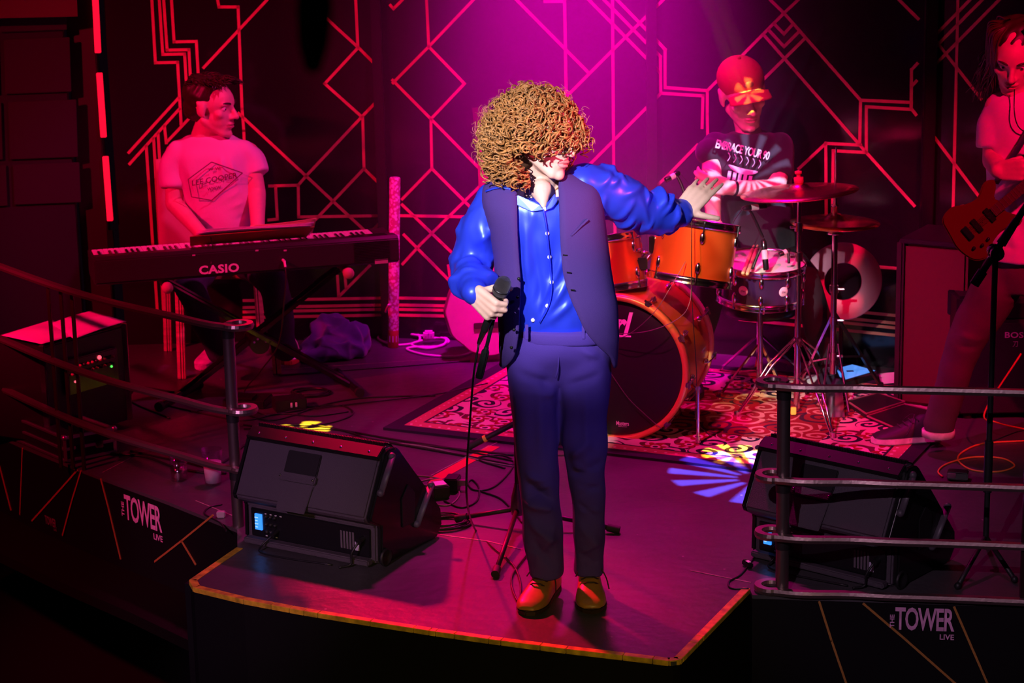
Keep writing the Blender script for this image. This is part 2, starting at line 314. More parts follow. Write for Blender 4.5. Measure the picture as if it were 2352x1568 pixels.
# yellow nosing of the thrust, in short worn lengths
b_root = struct(MB().prism([G(700, 1404)+A(0, .02, .0001), G(705, 1404)+A(0, .02, .0001), G(705, 1404)+A(0, .03, .0001), G(700, 1404)+A(0, .03, .0001)], (0, 0, .0008)).build('trim_2', YELLOW))
Pth = np.array(TH); seglen = np.r_[0, np.cumsum(np.linalg.norm(np.diff(Pth, axis=0), axis=1))]
ctr = A(.0, 6.6, 0)
def onpath(s): return np.array([np.interp(s, seglen, Pth[:, k]) for k in range(3)])
cuts = sorted([0, *seglen[1:-1], *rng.uniform(.2, seglen[-1]-.2, 16), seglen[-1]]); cuts = [c for i, c in enumerate(cuts) if i == 0 or c-cuts[i-1] > .012]
for i in range(len(cuts)-1):
    p, q = onpath(cuts[i]), onpath(cuts[i+1]); d = nrm(q-p); n = np.cross(d, A(0, 0, 1)); n = n if np.dot(n, ctr-p) < 0 else -n
    p = p+d*.001; q = q-d*.0006; w_ = .023
    poly_ = [p+n*.003-A(0, 0, .014), p+n*.003+A(0, 0, .003), p-n*w_+A(0, 0, .003), p-n*w_-A(0, 0, .001)]
    MB().prism(poly_, q-p).build('nosing', YELLOW, b_root, bevel=.0015, seg=1)
# back wall: four glossy black panels standing at angles, copper line work let into them
WH = 3.0
def wall_panel(name, a, b_, t=.03):
    n = nrm(np.cross(b_-a, A(0, 0, 1))); n = n if n[1] < 0 else -n
    o = struct(MB().prism([a, b_, b_+A(0, 0, WH), a+A(0, 0, WH)], -n*t).build(name, PANEL)); return o, (a, n)
PA = wall_panel('wall_back_left', WB[2], WB[3]); PB = wall_panel('wall_back_center', WB[3], WB[4]); PC = wall_panel('wall_back_right', WB[4], WB[5]); PD = wall_panel('wall_back_far_right', WB[5], WB[6])
LA = [[(349, 0), (357, 144), (408, 143), (416, 285)], [(366, 0), (374, 125), (424, 124), (433, 268)], [(376, 0), (384, 115), (434, 114), (438, 190)], [(394, 0), (400, 96), (451, 95), (455, 165)],
 [(296, 350), (410, 225)], [(298, 376), (412, 250)], [(384, 325), (441, 265)], [(336, 335), (351, 560), (362, 720)], [(353, 318), (367, 560), (376, 720)], [(363, 305), (378, 560), (388, 720)], [(378, 290), (382, 328)],
 [(500, 0), (503, 16), (547, 16), (556, 250), (560, 300), (566, 480)], [(613, 0), (468, 155)], [(548, 260), (703, 404), (765, 462), (845, 536)], [(703, 0), (822, 108), (880, 166)], [(817, 0), (822, 108)],
 [(822, 110), (746, 192), (831, 268), (881, 216)], [(831, 268), (703, 404), (685, 425), (619, 427)], [(685, 425), (686, 498), (886, 495)], [(633, 427), (637, 503), (617, 505)], [(833, 268), (836, 387), (765, 462), (690, 540)],
 [(836, 387), (884, 434)], [(845, 540), (886, 497)], [(775, 634), (778, 681), (849, 610)], [(792, 628), (795, 662)], [(560, 690), (884, 684)], [(560, 706), (884, 700)], [(560, 716), (884, 710)], [(560, 729), (884, 723)]]
LB = [[(897, 12), (904, 20), (924, 0)], [(980, 0), (985, 107)], [(1087, 0), (985, 107), (903, 190)], [(985, 107), (1067, 192), (990, 273)], [(902, 184), (990, 273), (1121, 407)], [(990, 273), (992, 387), (924, 457)], [(992, 387), (1150, 545)],
 [(1121, 409), (967, 560), (925, 606)], [(918, 495), (1085, 498), (1380, 506)], [(924, 470), (1017, 560), (1070, 610)], [(928, 539), (1030, 642)], [(1187, 0), (1353, 168)], [(1252, 3), (1297, 3), (1301, 230)], [(1353, 0), (1489, 138)],
 [(1388, 0), (1489, 103)], [(1418, 0), (1489, 73)], [(1489, 33), (1292, 231), (1180, 345)], [(1407, 0), (1410, 400), (1413, 540)], [(1489, 243), (1365, 367), (1280, 450)], [(906, 684), (1300, 690)], [(906, 700), (1300, 707)], [(906, 710), (1300, 717)], [(906, 723), (1300, 731)], [(1030, 610), (1040, 680)]]
LC = [[(1508, 15), (1523, 0)], [(1508, 92), (1528, 114), (1528, 201), (1625, 208), (1625, 262), (1626, 330)], [(1508, 120), (1517, 130), (1518, 214), (1615, 220), (1613, 293)], [(1508, 157), (1515, 166)], [(1518, 214), (1508, 225)],
 [(1625, 208), (1801, 30), (1833, 0)], [(1770, 0), (1801, 30), (1977, 230), (2094, 235)], [(1778, 54), (1801, 78), (1820, 57)], [(1766, 69), (1801, 107), (1835, 73)], [(1753, 78), (1990, 350), (2100, 472)], [(1849, 88), (1749, 187)],
 [(1977, 230), (1975, 325)], [(2093, 251), (1990, 245), (1990, 348)], [(1835, 387), (1897, 329), (1977, 333)], [(1990, 350), (1914, 346), (1912, 490)], [(1897, 329), (1898, 490)], [(2107, 146), (2094, 160), (2093, 249), (2104, 263)], [(2105, 186), (2094, 198)],
 [(2066, 0), (2109, 43)], [(2021, 613), (2087, 618), (2088, 572), (2096, 572)], [(1700, 690), (2100, 728)], [(1700, 706), (2100, 746)], [(1700, 716), (2100, 757)], [(1700, 733), (2100, 774)], [(1602, 333), (1537, 400), (1510, 425)]]
LD = [[(2129, 67), (2254, 227)], [(2129, 101), (2228, 0)], [(2127, 130), (2256, 0)], [(2127, 170), (2295, 0)], [(2201, 0), (2189, 508)], [(2124, 285), (2240, 439), (2300, 520)], [(2119, 496), (2145, 532)], [(2250, 217), (2290, 180)], [(2306, 65), (2307, 47), (2321, 47)]]
for (par, pl), LL in ((PA, LA), (PB, LB), (PC, LC), (PD, LD)):
    for pts in LL: strip(par, pl, pts, .013, INLAY, 'inlay_strip', .0015)
for k, (p, w_) in enumerate(((WB[3], .045), (WB[4], .045), (WB[5], .05))):
    struct(MB().box(p+A(0, -.03, 1.5), (w_, .05, 3)).build('trim_%d' % (k+3), mat('post_black', (.014, .01, .012), .3), None, loc=p, bevel=.004))
# red light column between the panels and the dark side wall
p0 = G(232, 798); x0 = PL(190, 0, p0, A(0, -1, 0))[0]
t = thing('light_column', 'tall dark column with three glowing red light strips beside wall panels', 'light column', p0)
MB().box(p0+A(0, .06, 1.5), (.125, .08, 3)).build('column_body', mat('column_dark', (.02, .008, .008), .45), t, bevel=.004)
for (xa, ya, xb, yb) in ((216, -40, 224, 122), (227, 168, 237, 316), (241, 360, 252, 508)):
    a_, c_ = PL(xa, ya, p0, A(0, -1, 0)), PL(xb, yb, p0, A(0, -1, 0)); MB().bar(a_+A(0, .012, 0), c_+A(0, .012, 0), .026, .02, up=(0, -1, 0)).build('light_strip', mat('red_led_strip', (.1, .01, .01), .4, emit=(1, .004, .03), es=1.3), t, bevel=.002)
a_, c_ = PL(251, 530, p0, A(0, -1, 0)), PL(262, 640, p0, A(0, -1, 0)); MB().bar(a_+A(0, .016, 0), c_+A(0, .016, 0), .026, .02, up=(0, -1, 0)).build('unlit_strip', GLOSSB, t)
# side wall at far left with its dark square tiles
wl = struct(MB().prism([A(-3.6, 9.2, -.9), G(190, 810)+A(0, .05, 0), G(190, 810)+A(0, .05, WH), A(-3.6, 9.2, WH)], (0, .04, 0)).build('wall_left', mat('side_wall_dark', (.012, .01, .012), .6)))
pw = G(190, 810)+A(0, .05, 0); nw = nrm(np.cross(A(-3.6, 9.2, 0)-pw*A(1, 1, 0), A(0, 0, 1))); nw = nw if nw[1] < 0 else -nw
for x_, y_, x2, y2 in ((8, 91, 160, 216), (18, 234, 175, 366), (28, 378, 182, 470), (-165, 96, -6, 222), (-160, 240, 3, 372), (-152, 384, 14, 478), (-4, -60, 150, 74)):
    q = [PL(*p, pw, nw) for p in ((x_, y_), (x2, y_-6), (x2+4, y2-6), (x_+4, y2))]; MB().prism([p+nw*.001 for p in q], nw*.012).build('wall_tile', mat('tile_dark', (.022, .016, .016), .55), wl, bevel=.003)
b = MB(); a_ = PL(-120, 14, pw, nw); c_ = PL(172, 8, pw, nw); b.bar(a_+nw*.05, c_+nw*.05, .1, .07, up=nw); struct(b.build('trim_6', mat('beam_red_brown', (.09, .03, .025), .5)))
# ================================================================== people: shared builders
SKIN = mat('skin', (.72, .46, .36), .5, var=.06, vscale=30, bump=.05, bscale=400); LIP = mat('lips', (.6, .25, .24), .45)
EYEW = mat('eye_white', (.8, .8, .78), .2); IRIS = mat('iris', (.04, .03, .02), .15); JEANS = mat('dark_denim', (.035, .04, .085), .8, bump=.35, bscale=500, var=.2, vscale=10)
def rot_to(fwd, up=(0, 0, 1), c=(0, 0, 0), s=1.):            # local x = side, y = forward, z = up
    y = nrm(fwd); x = nrm(np.cross(y, up)); z = np.cross(x, y); M = np.eye(4); M[:3, 0], M[:3, 1], M[:3, 2], M[:3, 3] = x*s, y*s, z*s, c; return M
def head_prims(mb, T):
    mb.M = T; e = mb.ell
    e((0, -.018, .035), (.074, .094, .082), n=20); e((0, .018, .02), (.066, .074, .07), n=20); e((0, .028, -.04), (.058, .062, .068), n=18); e((0, .04, -.074), (.043, .047, .036), n=16)
    for s in (-1, 1):
        mb.cone((s*.05, -.005, -.052), .018, (s*.02, .064, -.098), .016); e((s*.012, .094, -.034), (.009, .011, .008)); mb.cone((s*.012, .083, .02), .010, (s*.044, .070, .019), .009)
        e((s*.043, .056, -.02), (.02, .021, .018)); e((s*.076, -.006, -.004), (.010, .021, .032)); mb.cone((s*.075, .006, -.03), .007, (s*.079, -.018, .02), .009)
    e((0, .076, -.101), (.02, .016, .016)); mb.cone((0, .088, .006), .008, (0, .110, -.029), .0115); e((0, .068, -.06), (.033, .024, .03)); e((0, .0895, -.0575), (.024, .010, .0058)); e((0, .0875, -.0705), (.021, .011, .0066))
    mb.M = None
def face_shape(V, T):                                        # sockets, lip line, nostril crease
    L = (V-T[:3, 3]) @ np.linalg.inv(T[:3, :3]).T; d = np.zeros(len(V)); r2 = (L**2).sum(1) < .16**2
    for s in (-1, 1):
        q = ((L[:, 0]-s*.031)/.016)**2+((L[:, 2]-.002)/.010)**2; d -= .0085*np.exp(-q)*(L[:, 1] > .04)
    q = (L[:, 0]/.026)**4+((L[:, 2]+.0640)/.0024)**2; d -= .006*np.exp(-q)*(L[:, 1] > .05)
    V = V+np.outer(d*r2, T[:3, 1]); return V, L
def eyes(root, T, look=0.):
    for s in (-1, 1):
        b = MB(T); b.ell((s*.031, .0655, .002), .0125, n=14); o = b.build('eye', EYEW, root); b = MB(T); b.ell((s*.031+look, .0768, .001), (.0048, .0022, .0048), n=10); b.build('iris', IRIS, o)
        b = MB(T); P = [(s*(.014+.034*u), .0905-.018*u*u, .020+.006*math.sin(u*2.4)) for u in np.linspace(0, 1, 7)]; b.tube(P, [.002, .0038, .0042, .004, .0035, .0028, .0015], 6); b.build('eyebrow', HAIRD, root)
def hand(mb, w_, X, T, N, curl=(20, 20, 20, 20), tcurl=15, tdir=None, s=1., spread=.0):
    X = nrm(X); T = nrm(np.array(T)-X*np.dot(X, T)); N = nrm(np.array(N)-X*np.dot(X, N)-T*np.dot(T, N)); w_ = A(*w_)
    off = (.031, .0105, -.0105, -.030); kl = (.092, .096, .091, .082); fl_ = (.072, .08, .074, .058); tips = []
    for i in range(4):
        k = w_+(X*kl[i]+T*off[i])*s; mb.cone(w_+(X*.012+T*off[i]*.75)*s, .0145*s, k, .0115*s, 10); p = k; a = 0; d0 = nrm(X+T*spread*(1.5-i)); r_ = (.0095, .0092, .009, .0078)[i]*s
        c = curl[i] if not np.isscalar(curl) else curl
        for j, fr in enumerate((.44, .31, .25)):
            a += math.radians(c)*(1, 1.05, .8)[j]; q = p+(d0*math.cos(a)+N*math.sin(a))*fl_[i]*fr*s; mb.cone(p, r_*(1-.09*j), q, r_*(.93-.11*j), 10); p = q
        tips.append(p)
    td = nrm(tdir) if tdir is not None else nrm(X*.75+T*.6+N*.25); p = w_+(X*.022+T*.022+N*.006)*s; mb.cone(w_+X*.005*s, .016*s, p, .0155*s, 10); a = 0
    for L_, r_ in ((.038, .0125), (.028, .0108), (.022, .0098)):
        q = p+nrm(td*math.cos(a)+(X*.5+N*.5)*math.sin(a))*L_*s; mb.cone(p, r_*s*1.05, q, r_*s*.92, 10); p = q; a += math.radians(tcurl)
    return tips
def rings(mb, R, n=28, p=2.4, fwd=(0, -1, 0)):               # R: (center, half width, half depth[, side axis]) from bottom to top, closed
    th = np.arange(n)*2*math.pi/n; f = nrm(fwd); out = []
    for r in R:
        sx = nrm(r[3]) if len(r) > 3 else nrm(np.cross(f, A(0, 0, 1))); c, s = np.cos(th), np.sin(th); g = (np.abs(c)**p+np.abs(s)**p)**(-1/p)
        out.append(A(*r[0])+np.outer(c*g*r[1], sx)+np.outer(s*g*r[2], f))
    return mb.grid(smooth_rings(np.array(out)), cv=True, cap=True)
def smooth_rings(P, k=3):
    return smooth_path(P.reshape(len(P), -1), k).reshape(-1, *P.shape[1:])
def limb(mb, pts, r, k=5, n=18, flat=None, end=True):
    P = smooth_path(pts, k); R = np.interp(np.linspace(0, 1, len(P)), np.linspace(0, 1, len(r)), r); mb.tube(P, R, n, flat=flat)
    mb.ell(P[0], R[0]*.98, n=n)
    if end: mb.ell(P[-1], R[-1]*.9, n=n)
def crease(V, N, lst):                                       # lst: (centre, along, half length, half width, height)
    d = np.zeros(len(V))
    for c, al, L_, w_, h_ in lst:
        q = V-c; al = nrm(al); x = q@al; y2 = np.maximum((q**2).sum(1)-x**2, 0); d += h_*np.exp(-(x/L_)**2-y2/w_**2)
    return V+N*d[:, None]
def strands(name, specs, m, parent, sides=4, kind='stuff'):
    b = MB()
    for P, r in specs: b.tube(P, r, sides, caps=False)
    o = b.build(name, m, parent)
    if kind: o['kind'] = kind
    return o
def shoe(root, name, heel, d, up_m, sole_m, lace_m, L_=.285, sneaker=False, W_=.05, z=0.):
    x = nrm(A(d[0], d[1], 0)); y = np.cross(A(0, 0, 1), x); M = np.eye(4); M[:3, 0], M[:3, 1], M[:3, 2], M[:3, 3] = x, y, A(0, 0, 1), A(heel[0], heel[1], z)
    st = .026 if sneaker else .018; b = MB(M)
    prof = [(-.004, .026, .085), (.03, .034, .098), (.075, .036, .104), (.115, .038, .088), (.15, .042, .07), (.19, .047, .055), (.225, .046, .046), (.255, .038, .038), (.276, .022, .026)]
    th = np.linspace(0, math.pi, 15); R = []
    for px_, hw, h_ in prof:
        c, s_ = np.cos(th), np.sin(th); g = (np.abs(c)**2.6+np.abs(s_)**2.6)**(-1/2.6); R.append(np.c_[np.full(15, px_*L_/.285), c*g*hw*W_/.05, st+s_*g*(h_-st)])
    b.grid(smooth_rings(np.array(R)), cap=True); up = b.build(name, up_m, root)
    ol = [(-.012, 0), (-.006, .024), (.03, .036), (.09, .036), (.15, .043), (.2, .05), (.24, .044), (.27, .028), (.287, 0)]; ol = ol+[(a, -c) for a, c in ol[-2:0:-1]]
    b = MB(M); b.prism([(a*L_/.285, c*W_/.05, 0) for a, c in ol], (0, 0, st)); b.build('sole', sole_m, up, bevel=.004)
    b = MB(M)
    for i in range(4):
        t = .098+i*.021; h_ = np.interp(t, [p[0] for p in prof], [p[2] for p in prof])+.002; b.tube([(t*L_/.285, -.026, h_-.012), (t+.004, -.012, h_), (t+.004, .012, h_), (t*L_/.285, .026, h_-.012)], .0026, 6)
    b.tube(smooth_path([(.1, .0, .104), (.115, .03, .1), (.13, .05, .07), (.15, .058, .04)]), .002, 6); b.tube(smooth_path([(.1, .0, .104), (.11, -.028, .098), (.13, -.044, .075)]), .002, 6); b.build('laces', lace_m, up); return up
# ================================================================== the singer
SATIN = mat('blue_satin', (.035, .075, 1.0), .36, metal=.5, spec=.6, bump=.12, bscale=14); VESTM = mat('navy_wool', (.058, .030, .17), .8, spec=.12, bump=.25, bscale=600); TROU = mat('navy_trouser_wool', (.085, .045, .34), .8, spec=.12, bump=.2, bscale=600)
HAIRD = mat('dark_brown_hair', (.03, .015, .01), .45); GINGER = mat('ginger_hair', (.36, .165, .05), .38, var=.5, vscale=50); TAN = mat('tan_leather', (.36, .16, .035), .38, var=.35, vscale=9, coat=.1); SOLE = mat('dark_sole', (.03, .015, .008), .5); PEARLB = mat('shirt_button', (.75, .7, .65), .3)
SG = thing('person', 'singer with curly ginger hair in navy waistcoat and shiny blue shirt reaching out one arm', 'person', A(.15, 6.4, 0))
y0 = 6.47
HT = rot_to((.76, -.64, -.12), (.10, .1, 1), D(1251, 314, 6.44), 1.0)
shL, elL, wrL = D(1348, 424, 6.49), D(1476, 486, 6.62), D(1566, 489, 6.72); M0, M1 = D(1112, 758, 6.285), D(1156, 652, 6.235); max_ = nrm(M1-M0)
gN = nrm(A(.72, .60, .1)-max_*np.dot(max_, A(.72, .60, .1))); gX = -np.cross(max_, gN); gC = M0+(M1-M0)*.47
shR, elR, wrR = D(1128, 458, 6.48), D(1088, 618, 6.50), gC-gN*.027-gX*.066+max_*.012
b = MB(); head_prims(b, HT); hc = HT[:3, 3]
nb = D(1238, 440, 6.49); b.cone(hc+A(-.01, .02, -.07), .052, nb+A(0, 0, .02), .058, 16); b.cone(nb, .06, D(1245, 560, 6.5), .10, 16); b.cone(D(1160, 455, 6.49), .05, D(1320, 445, 6.5), .05); b.cone(D(1250, 600, 6.5), .10, D(1285, 780, 6.48), .085, 16)
for s_, e_, w_ in ((shL, elL, wrL), (shR, elR, wrR)): b.cone(s_, .045, e_, .038); b.cone(e_, .038, w_, .026)
for hp, kp, ap in (((1228, 840), (1240, 1085), (1256, 1335)), ((1340, 840), (1346, 1085), (1352, 1330))): b.cone(D(*hp, 6.48), .055, D(*kp, 6.43), .042); b.cone(D(*kp, 6.43), .04, D(*ap, 6.415), .024)
hand(b, wrL, (.64, .30, .66), (.70, -.3, -.62), (.0, .87, -.4), (8, 14, 18, 20), 8, tdir=(.80, -.25, -.18), s=.98, spread=.06)
hand(b, wrR, gX, max_, gN, (66, 68, 70, 72), 40, tdir=nrm(gN*.75+gX*.35+max_*.5), s=.98)
b.cone(D(1243, 436, y0-.055), .034, D(1248, 474, y0-.098), .010)
me, V, lap = remesh(b, .0036, 4); V, L_ = face_shape(V, HT)
P = np.empty(len(me.polygons)*3)
me.vertices.foreach_set('co', V.ravel()); me.update(); me.polygons.foreach_get('center', P); P = P.reshape(-1, 3); Lp = (P-HT[:3, 3]) @ np.linalg.inv(HT[:3, :3]).T
def lipmask(Lp): return (((Lp[:, 0]/.025)**2+((Lp[:, 2]+.064)/.0125)**2 < 1) & (Lp[:, 1] > .07)).astype(int)
body = finish('body', me, V, [SKIN, LIP], SG, lipmask(Lp)); eyes(SG, HT)
# shirt: torso, sleeves and cuffs in one cloth
def rg(py, cx, hw, dr, y=y0): return (D(cx, py, y), hw/F*y*1.03, dr)
TR = [rg(768, 1287, 96, .092), rg(700, 1280, 106, .10), rg(640, 1272, 110, .105), rg(580, 1266, 113, .112), rg(520, 1256, 120, .118), rg(475, 1246, 126, .112), rg(449, 1242, 120, .095)]
b = MB(); rings(b, TR); b.cone(D(1135, 462, 6.49), .052, D(1204, 436, 6.52), .036); b.cone(D(1340, 430, 6.5), .055, D(1284, 418, 6.52), .038); b.cone(D(1204, 436, 6.53), .036, D(1284, 420, 6.53), .036)
limb(b, [D(1338, 424, 6.49), D(1412, 450, 6.55), elL, D(1520, 492, 6.67), D(1548, 490, 6.705)], [.066, .075, .066, .062, .050]); b.cone(D(1538, 490, 6.69), .043, D(1560, 489, 6.716), .047)
limb(b, [D(1134, 460, 6.48), D(1108, 520, 6.49), elR+A(-.008, 0, .01), elR*.45+wrR*.55, elR*.2+wrR*.8], [.056, .064, .066, .060, .046]); b.cone(elR*.25+wrR*.75, .040, elR*.06+wrR*.94, .041)
me, V, lap = remesh(b, .0055, 5); N = normals(me, V); g = np.random.default_rng(3); cl = []
def arm_creases(p, q, r, n, hmax, tilt=.5):
    ax = nrm(q-p)
    for i in range(n):
        t = g.uniform(.05, 1); a = g.uniform(0, 6.28); u = nrm(np.cross(ax, A(.3, .5, .8))); v = np.cross(ax, u); rad = u*math.cos(a)+v*math.sin(a); tang = np.cross(ax, rad)
        cl.append((p+(q-p)*t+rad*r, tang+ax*g.uniform(-tilt, tilt)*2, g.uniform(.035, .085), g.uniform(.008, .015), g.choice([-1, 1, 1])*g.uniform(.4, 1)*hmax*1.25))
arm_creases(shL, elL, .07, 26, .012, .8); arm_creases(elL, D(1545, 490, 6.7), .06, 26, .012, .5); arm_creases(shR, elR, .062, 22, .011, .8); arm_creases(elR, elR*.2+wrR*.8, .058, 26, .011, .5)
for (x1, y1, x2, y2, h_) in ((1290, 600, 1225, 735, .010), (1308, 640, 1240, 742, .009), (1320, 690, 1262, 738, .008), (1205, 520, 1215, 690, .006), (1225, 560, 1250, 720, -.007), (1215, 610, 1202, 730, .008), (1275, 560, 1262, 690, -.006), (1232, 640, 1210, 740, .008), (1222, 490, 1208, 600, .005)):
    p, q = D(x1, y1, 6.36), D(x2, y2, 6.37); cl.append(((p+q)/2, q-p, np.linalg.norm(q-p)*.55, .012, h_*1.35))
V = crease(V, N, cl); V = V+N*(.0022*wav(V, 70, 5))[:, None]; V = V+.35*lap(V)
shirt = finish('shirt', me, V, SATIN, SG)
def torso_pt(py, x, off=0.):                                 # front surface of the torso at a pixel column
    ys = [768, 700, 640, 580, 520, 475, 445, 424]; cx = np.interp(-py, [-v for v in ys], [1287, 1280, 1272, 1266, 1256, 1246, 1242, 1240]); hw = np.interp(-py, [-v for v in ys], [96, 106, 110, 113, 120, 126, 122, 92]); dr = np.interp(-py, [-v for v in ys], [.092, .10, .105, .112, .118, .112, .095, .075])
    u = np.clip((x-cx)/hw, -.98, .98); return D(x, py, y0-dr*(1-abs(u)**2.4)**(1/2.4)-off)
b = MB(); Pp = [torso_pt(py, x, .003) for py, x in ((480, 1248), (520, 1255), (560, 1259), (610, 1264), (660, 1267), (700, 1260), (738, 1240))]
b.tube(smooth_path(Pp), .014, 8, flat=(1, .22)); b.build('placket', SATIN, shirt)
for x, y in ((1251, 480), (1257, 536), (1262, 590), (1267, 648), (1257, 702), (1224, 735)):
    c = torso_pt(y, x, .0075); MB().lathe([(0, .003), (.004, .003), (.0062, .0015), (.0062, 0)], c, (0, -1, .2), 14).build('shirt_button', PEARLB, shirt)
for pts in ([(1188, 448), (1240, 470), (1248, 482), (1222, 486), (1186, 470)], [(1274, 436), (1256, 468), (1251, 484), (1268, 478), (1280, 462)]):
    c = [torso_pt(max(y, 445), x, .012) for x, y in pts]; MB().prism(c, (0, .006, 0)).build('collar', SATIN, shirt, bevel=.002)
# waistcoat: hangs open, two front panels and a back
lev = [(400, 1192, 1282), (410, 1188, 1280), (420, 1188, 1279), (434, 1190, 1280), (470, 1190, 1281), (520, 1192, 1283), (580, 1196, 1287), (620, 1199, 1293), (660, 1199, 1305), (700, 1197, 1322), (740, 1196, 1340), (775, 1192, 1366), (805, 1184, 1392), (835, 1162, 1404)]
rows = []
for py, xl, xr in lev:
    cx = np.interp(py, [424, 445, 475, 520, 580, 640, 700, 768, 840], [1240, 1242, 1246, 1256, 1266, 1272, 1280, 1284, 1282]); hw = np.interp(py, [398, 410, 420, 434, 445, 475, 520, 580, 640, 700, 768, 840], [62, 92, 112, 127, 131, 134, 130, 128, 130, 134, 134, 132]); dr = np.interp(py, [398, 424, 445, 475, 520, 580, 640, 700, 768, 840], [.055, .092, .112, .130, .138, .134, .130, .132, .130, .13])
    ul, ur = np.clip((xl-cx)/hw, -.99, .99), np.clip((xr-cx)/hw, -.99, .99); tl, tr_ = math.acos(ul), math.acos(ur)   # angle, 0 = image right, pi/2 = front
    th = np.linspace(tl, tr_+2*math.pi, 46); c, s_ = np.cos(th), np.sin(th); p = 2.3; gq = (np.abs(c)**p+np.abs(s_)**p)**(-1/p)
    low = np.where(s_ > 0, 0, 1) if py > 790 else 0*s_
    base = D(cx, py, y0); R_ = base+np.outer(c*gq*hw/F*y0*1.03, CR)+np.outer(s_*gq*dr, A(0, -1, 0)); R_[:, 2] += low*(py-790)/740*.8; rows.append(R_)
rows = smooth_rings(np.array(rows), 3)
b = MB(); b.grid(rows); vest = b.build('waistcoat', VESTM, SG); sd = vest.modifiers.new('thickness', 'SOLIDIFY'); sd.thickness = .006; sd.offset = 1
for x, y in ((1192, 640), (1189, 682), (1181, 757), (1175, 798)): MB().ell(D(x, y, y0-.135), (.0055, .004, .0055), n=10).build('waistcoat_button', GLOSSB, vest)
MB().bar(D(1311, 541, y0-.135), D(1350, 503, y0-.118), .006, .012, up=(0, -1, 0)).build('pocket_welt', VESTM, vest, bevel=.001)
for y in (585, 625, 665): MB().bar(D(1293+(y-585)*.22, y, y0-.141), D(1303+(y-585)*.22, y+1, y0-.142), .003, .003, up=(0, -1, 0)).build('buttonhole', GLOSSB, vest)
MB().tube(smooth_path([D(1118, 438, 6.42), D(1150, 430, 6.40), D(1190, 436, 6.385)]), .012, 8, flat=(1, .3)).build('shoulder_seam', SATIN, vest)
# trousers
b = MB(); rl = lambda py, cx, hw, y, k=1.05: (D(cx, py, y), hw/F*y*1.03, hw/F*y*k)
rings(b, [rl(1323, 1257, 42, 6.405), rl(1290, 1254, 42, 6.41), rl(1220, 1246, 47, 6.415), rl(1150, 1241, 47, 6.42), rl(1090, 1238, 48, 6.43), rl(1020, 1232, 51, 6.44), rl(960, 1229, 53, 6.45), rl(900, 1226, 58, 6.46, 1.12), rl(850, 1226, 62, 6.47, 1.22), rl(810, 1228, 56, 6.47, 1.3)], p=2.2)
rings(b, [rl(1321, 1352, 35, 6.405), rl(1290, 1352, 35, 6.41), rl(1220, 1354, 38, 6.415), rl(1150, 1351, 41, 6.42), rl(1090, 1348, 45, 6.42), rl(1020, 1342, 51, 6.43), rl(960, 1341, 54, 6.45), rl(900, 1342, 58, 6.46, 1.12), rl(850, 1343, 61, 6.47, 1.22), rl(810, 1338, 56, 6.47, 1.3)], p=2.2)
rings(b, [rl(880, 1284, 70, 6.47, .45), rl(862, 1284, 108, 6.47, .50), rl(830, 1283, 123, 6.47, .60), rl(800, 1289, 117, 6.47, .72), rl(765, 1295, 103, 6.47, .82), rl(748, 1297, 99, 6.47, .82)])
me, V, lap = remesh(b, .006, 12); N = normals(me, V); cl = []
for (x1, y1, x2, y2, h_, yy) in ((1285, 890, 1200, 860, -.008, 6.38), (1288, 895, 1370, 865, -.008, 6.38), (1280, 905, 1215, 900, .006, 6.39), (1180, 1085, 1270, 1120, .011, 6.36), (1190, 1110, 1275, 1150, -.010, 6.36), (1195, 1150, 1280, 1175, .009, 6.36), (1200, 1190, 1290, 1260, .010, 6.35), (1200, 1230, 1280, 1300, -.009, 6.35), (1290, 1200, 1230, 1285, .008, 6.35), (1300, 1060, 1350, 1020, .008, 6.36), (1310, 1090, 1385, 1060, -.007, 6.37), (1320, 1200, 1385, 1260, .007, 6.36), (1318, 1270, 1380, 1300, -.006, 6.36), (1330, 800, 1395, 830, .006, 6.37), (1300, 1000, 1295, 1200, .004, 6.4), (1240, 900, 1242, 1060, .005, 6.38), (1346, 900, 1348, 1060, .005, 6.37)):
    p, q = D(x1, y1, yy), D(x2, y2, yy); cl.append(((p+q)/2, q-p, np.linalg.norm(q-p)*.5, .014, h_*1.9))
g = np.random.default_rng(77)
for lx, w0, ys in ((1246, 44, (1090, 1310)), (1350, 38, (1060, 1310)), (1228, 55, (880, 1060)), (1342, 55, (880, 1040))):
    for i in range(11):
        yy = g.uniform(*ys); a = g.uniform(-.7, .7); x = lx+g.uniform(-.6, .6)*w0; c = D(x, yy, 6.365); cl.append((c, A(math.cos(a), 0, math.sin(a)), g.uniform(.025, .06), g.uniform(.006, .010), g.choice([-1, 1])*g.uniform(.004, .009)*(1 if ys[0] > 1000 else .5)))
V = crease(V, N, cl); V += N*(.003*wav(V, 38, 9))[:, None]; V = V+.3*lap(V); tro = finish('trousers', me, V, TROU, SG)
th = np.linspace(0, 2*math.pi, 41)[:-1]; b = MB(); W_ = []
for py, k in ((776, 1.03), (771, 1.05), (753, 1.06), (746, 1.03)):
    c0 = D(1296, py, 6.47); cc, ss = np.cos(th), np.sin(th); gq = (np.abs(cc)**2.4+np.abs(ss)**2.4)**(-1/2.4); W_.append(c0+np.outer(cc*gq*.133*k, CR)+np.outer(ss*gq*.108*k, A(0, -1, 0)))
b.grid(W_, cv=True, cap=True); b.build('waistband', TROU, tro)
MB().tube(smooth_path([D(1282, 776, 6.36), D(1283, 820, 6.362), D(1281, 850, 6.366), D(1276, 868, 6.372)]), .0028, 6).build('fly_seam', TROU, tro)
for x in (1210, 1340): MB().bar(D(x, 745, 6.364), D(x, 778, 6.36), .009, .004, up=(0, -1, 0)).build('belt_loop', TROU, tro)
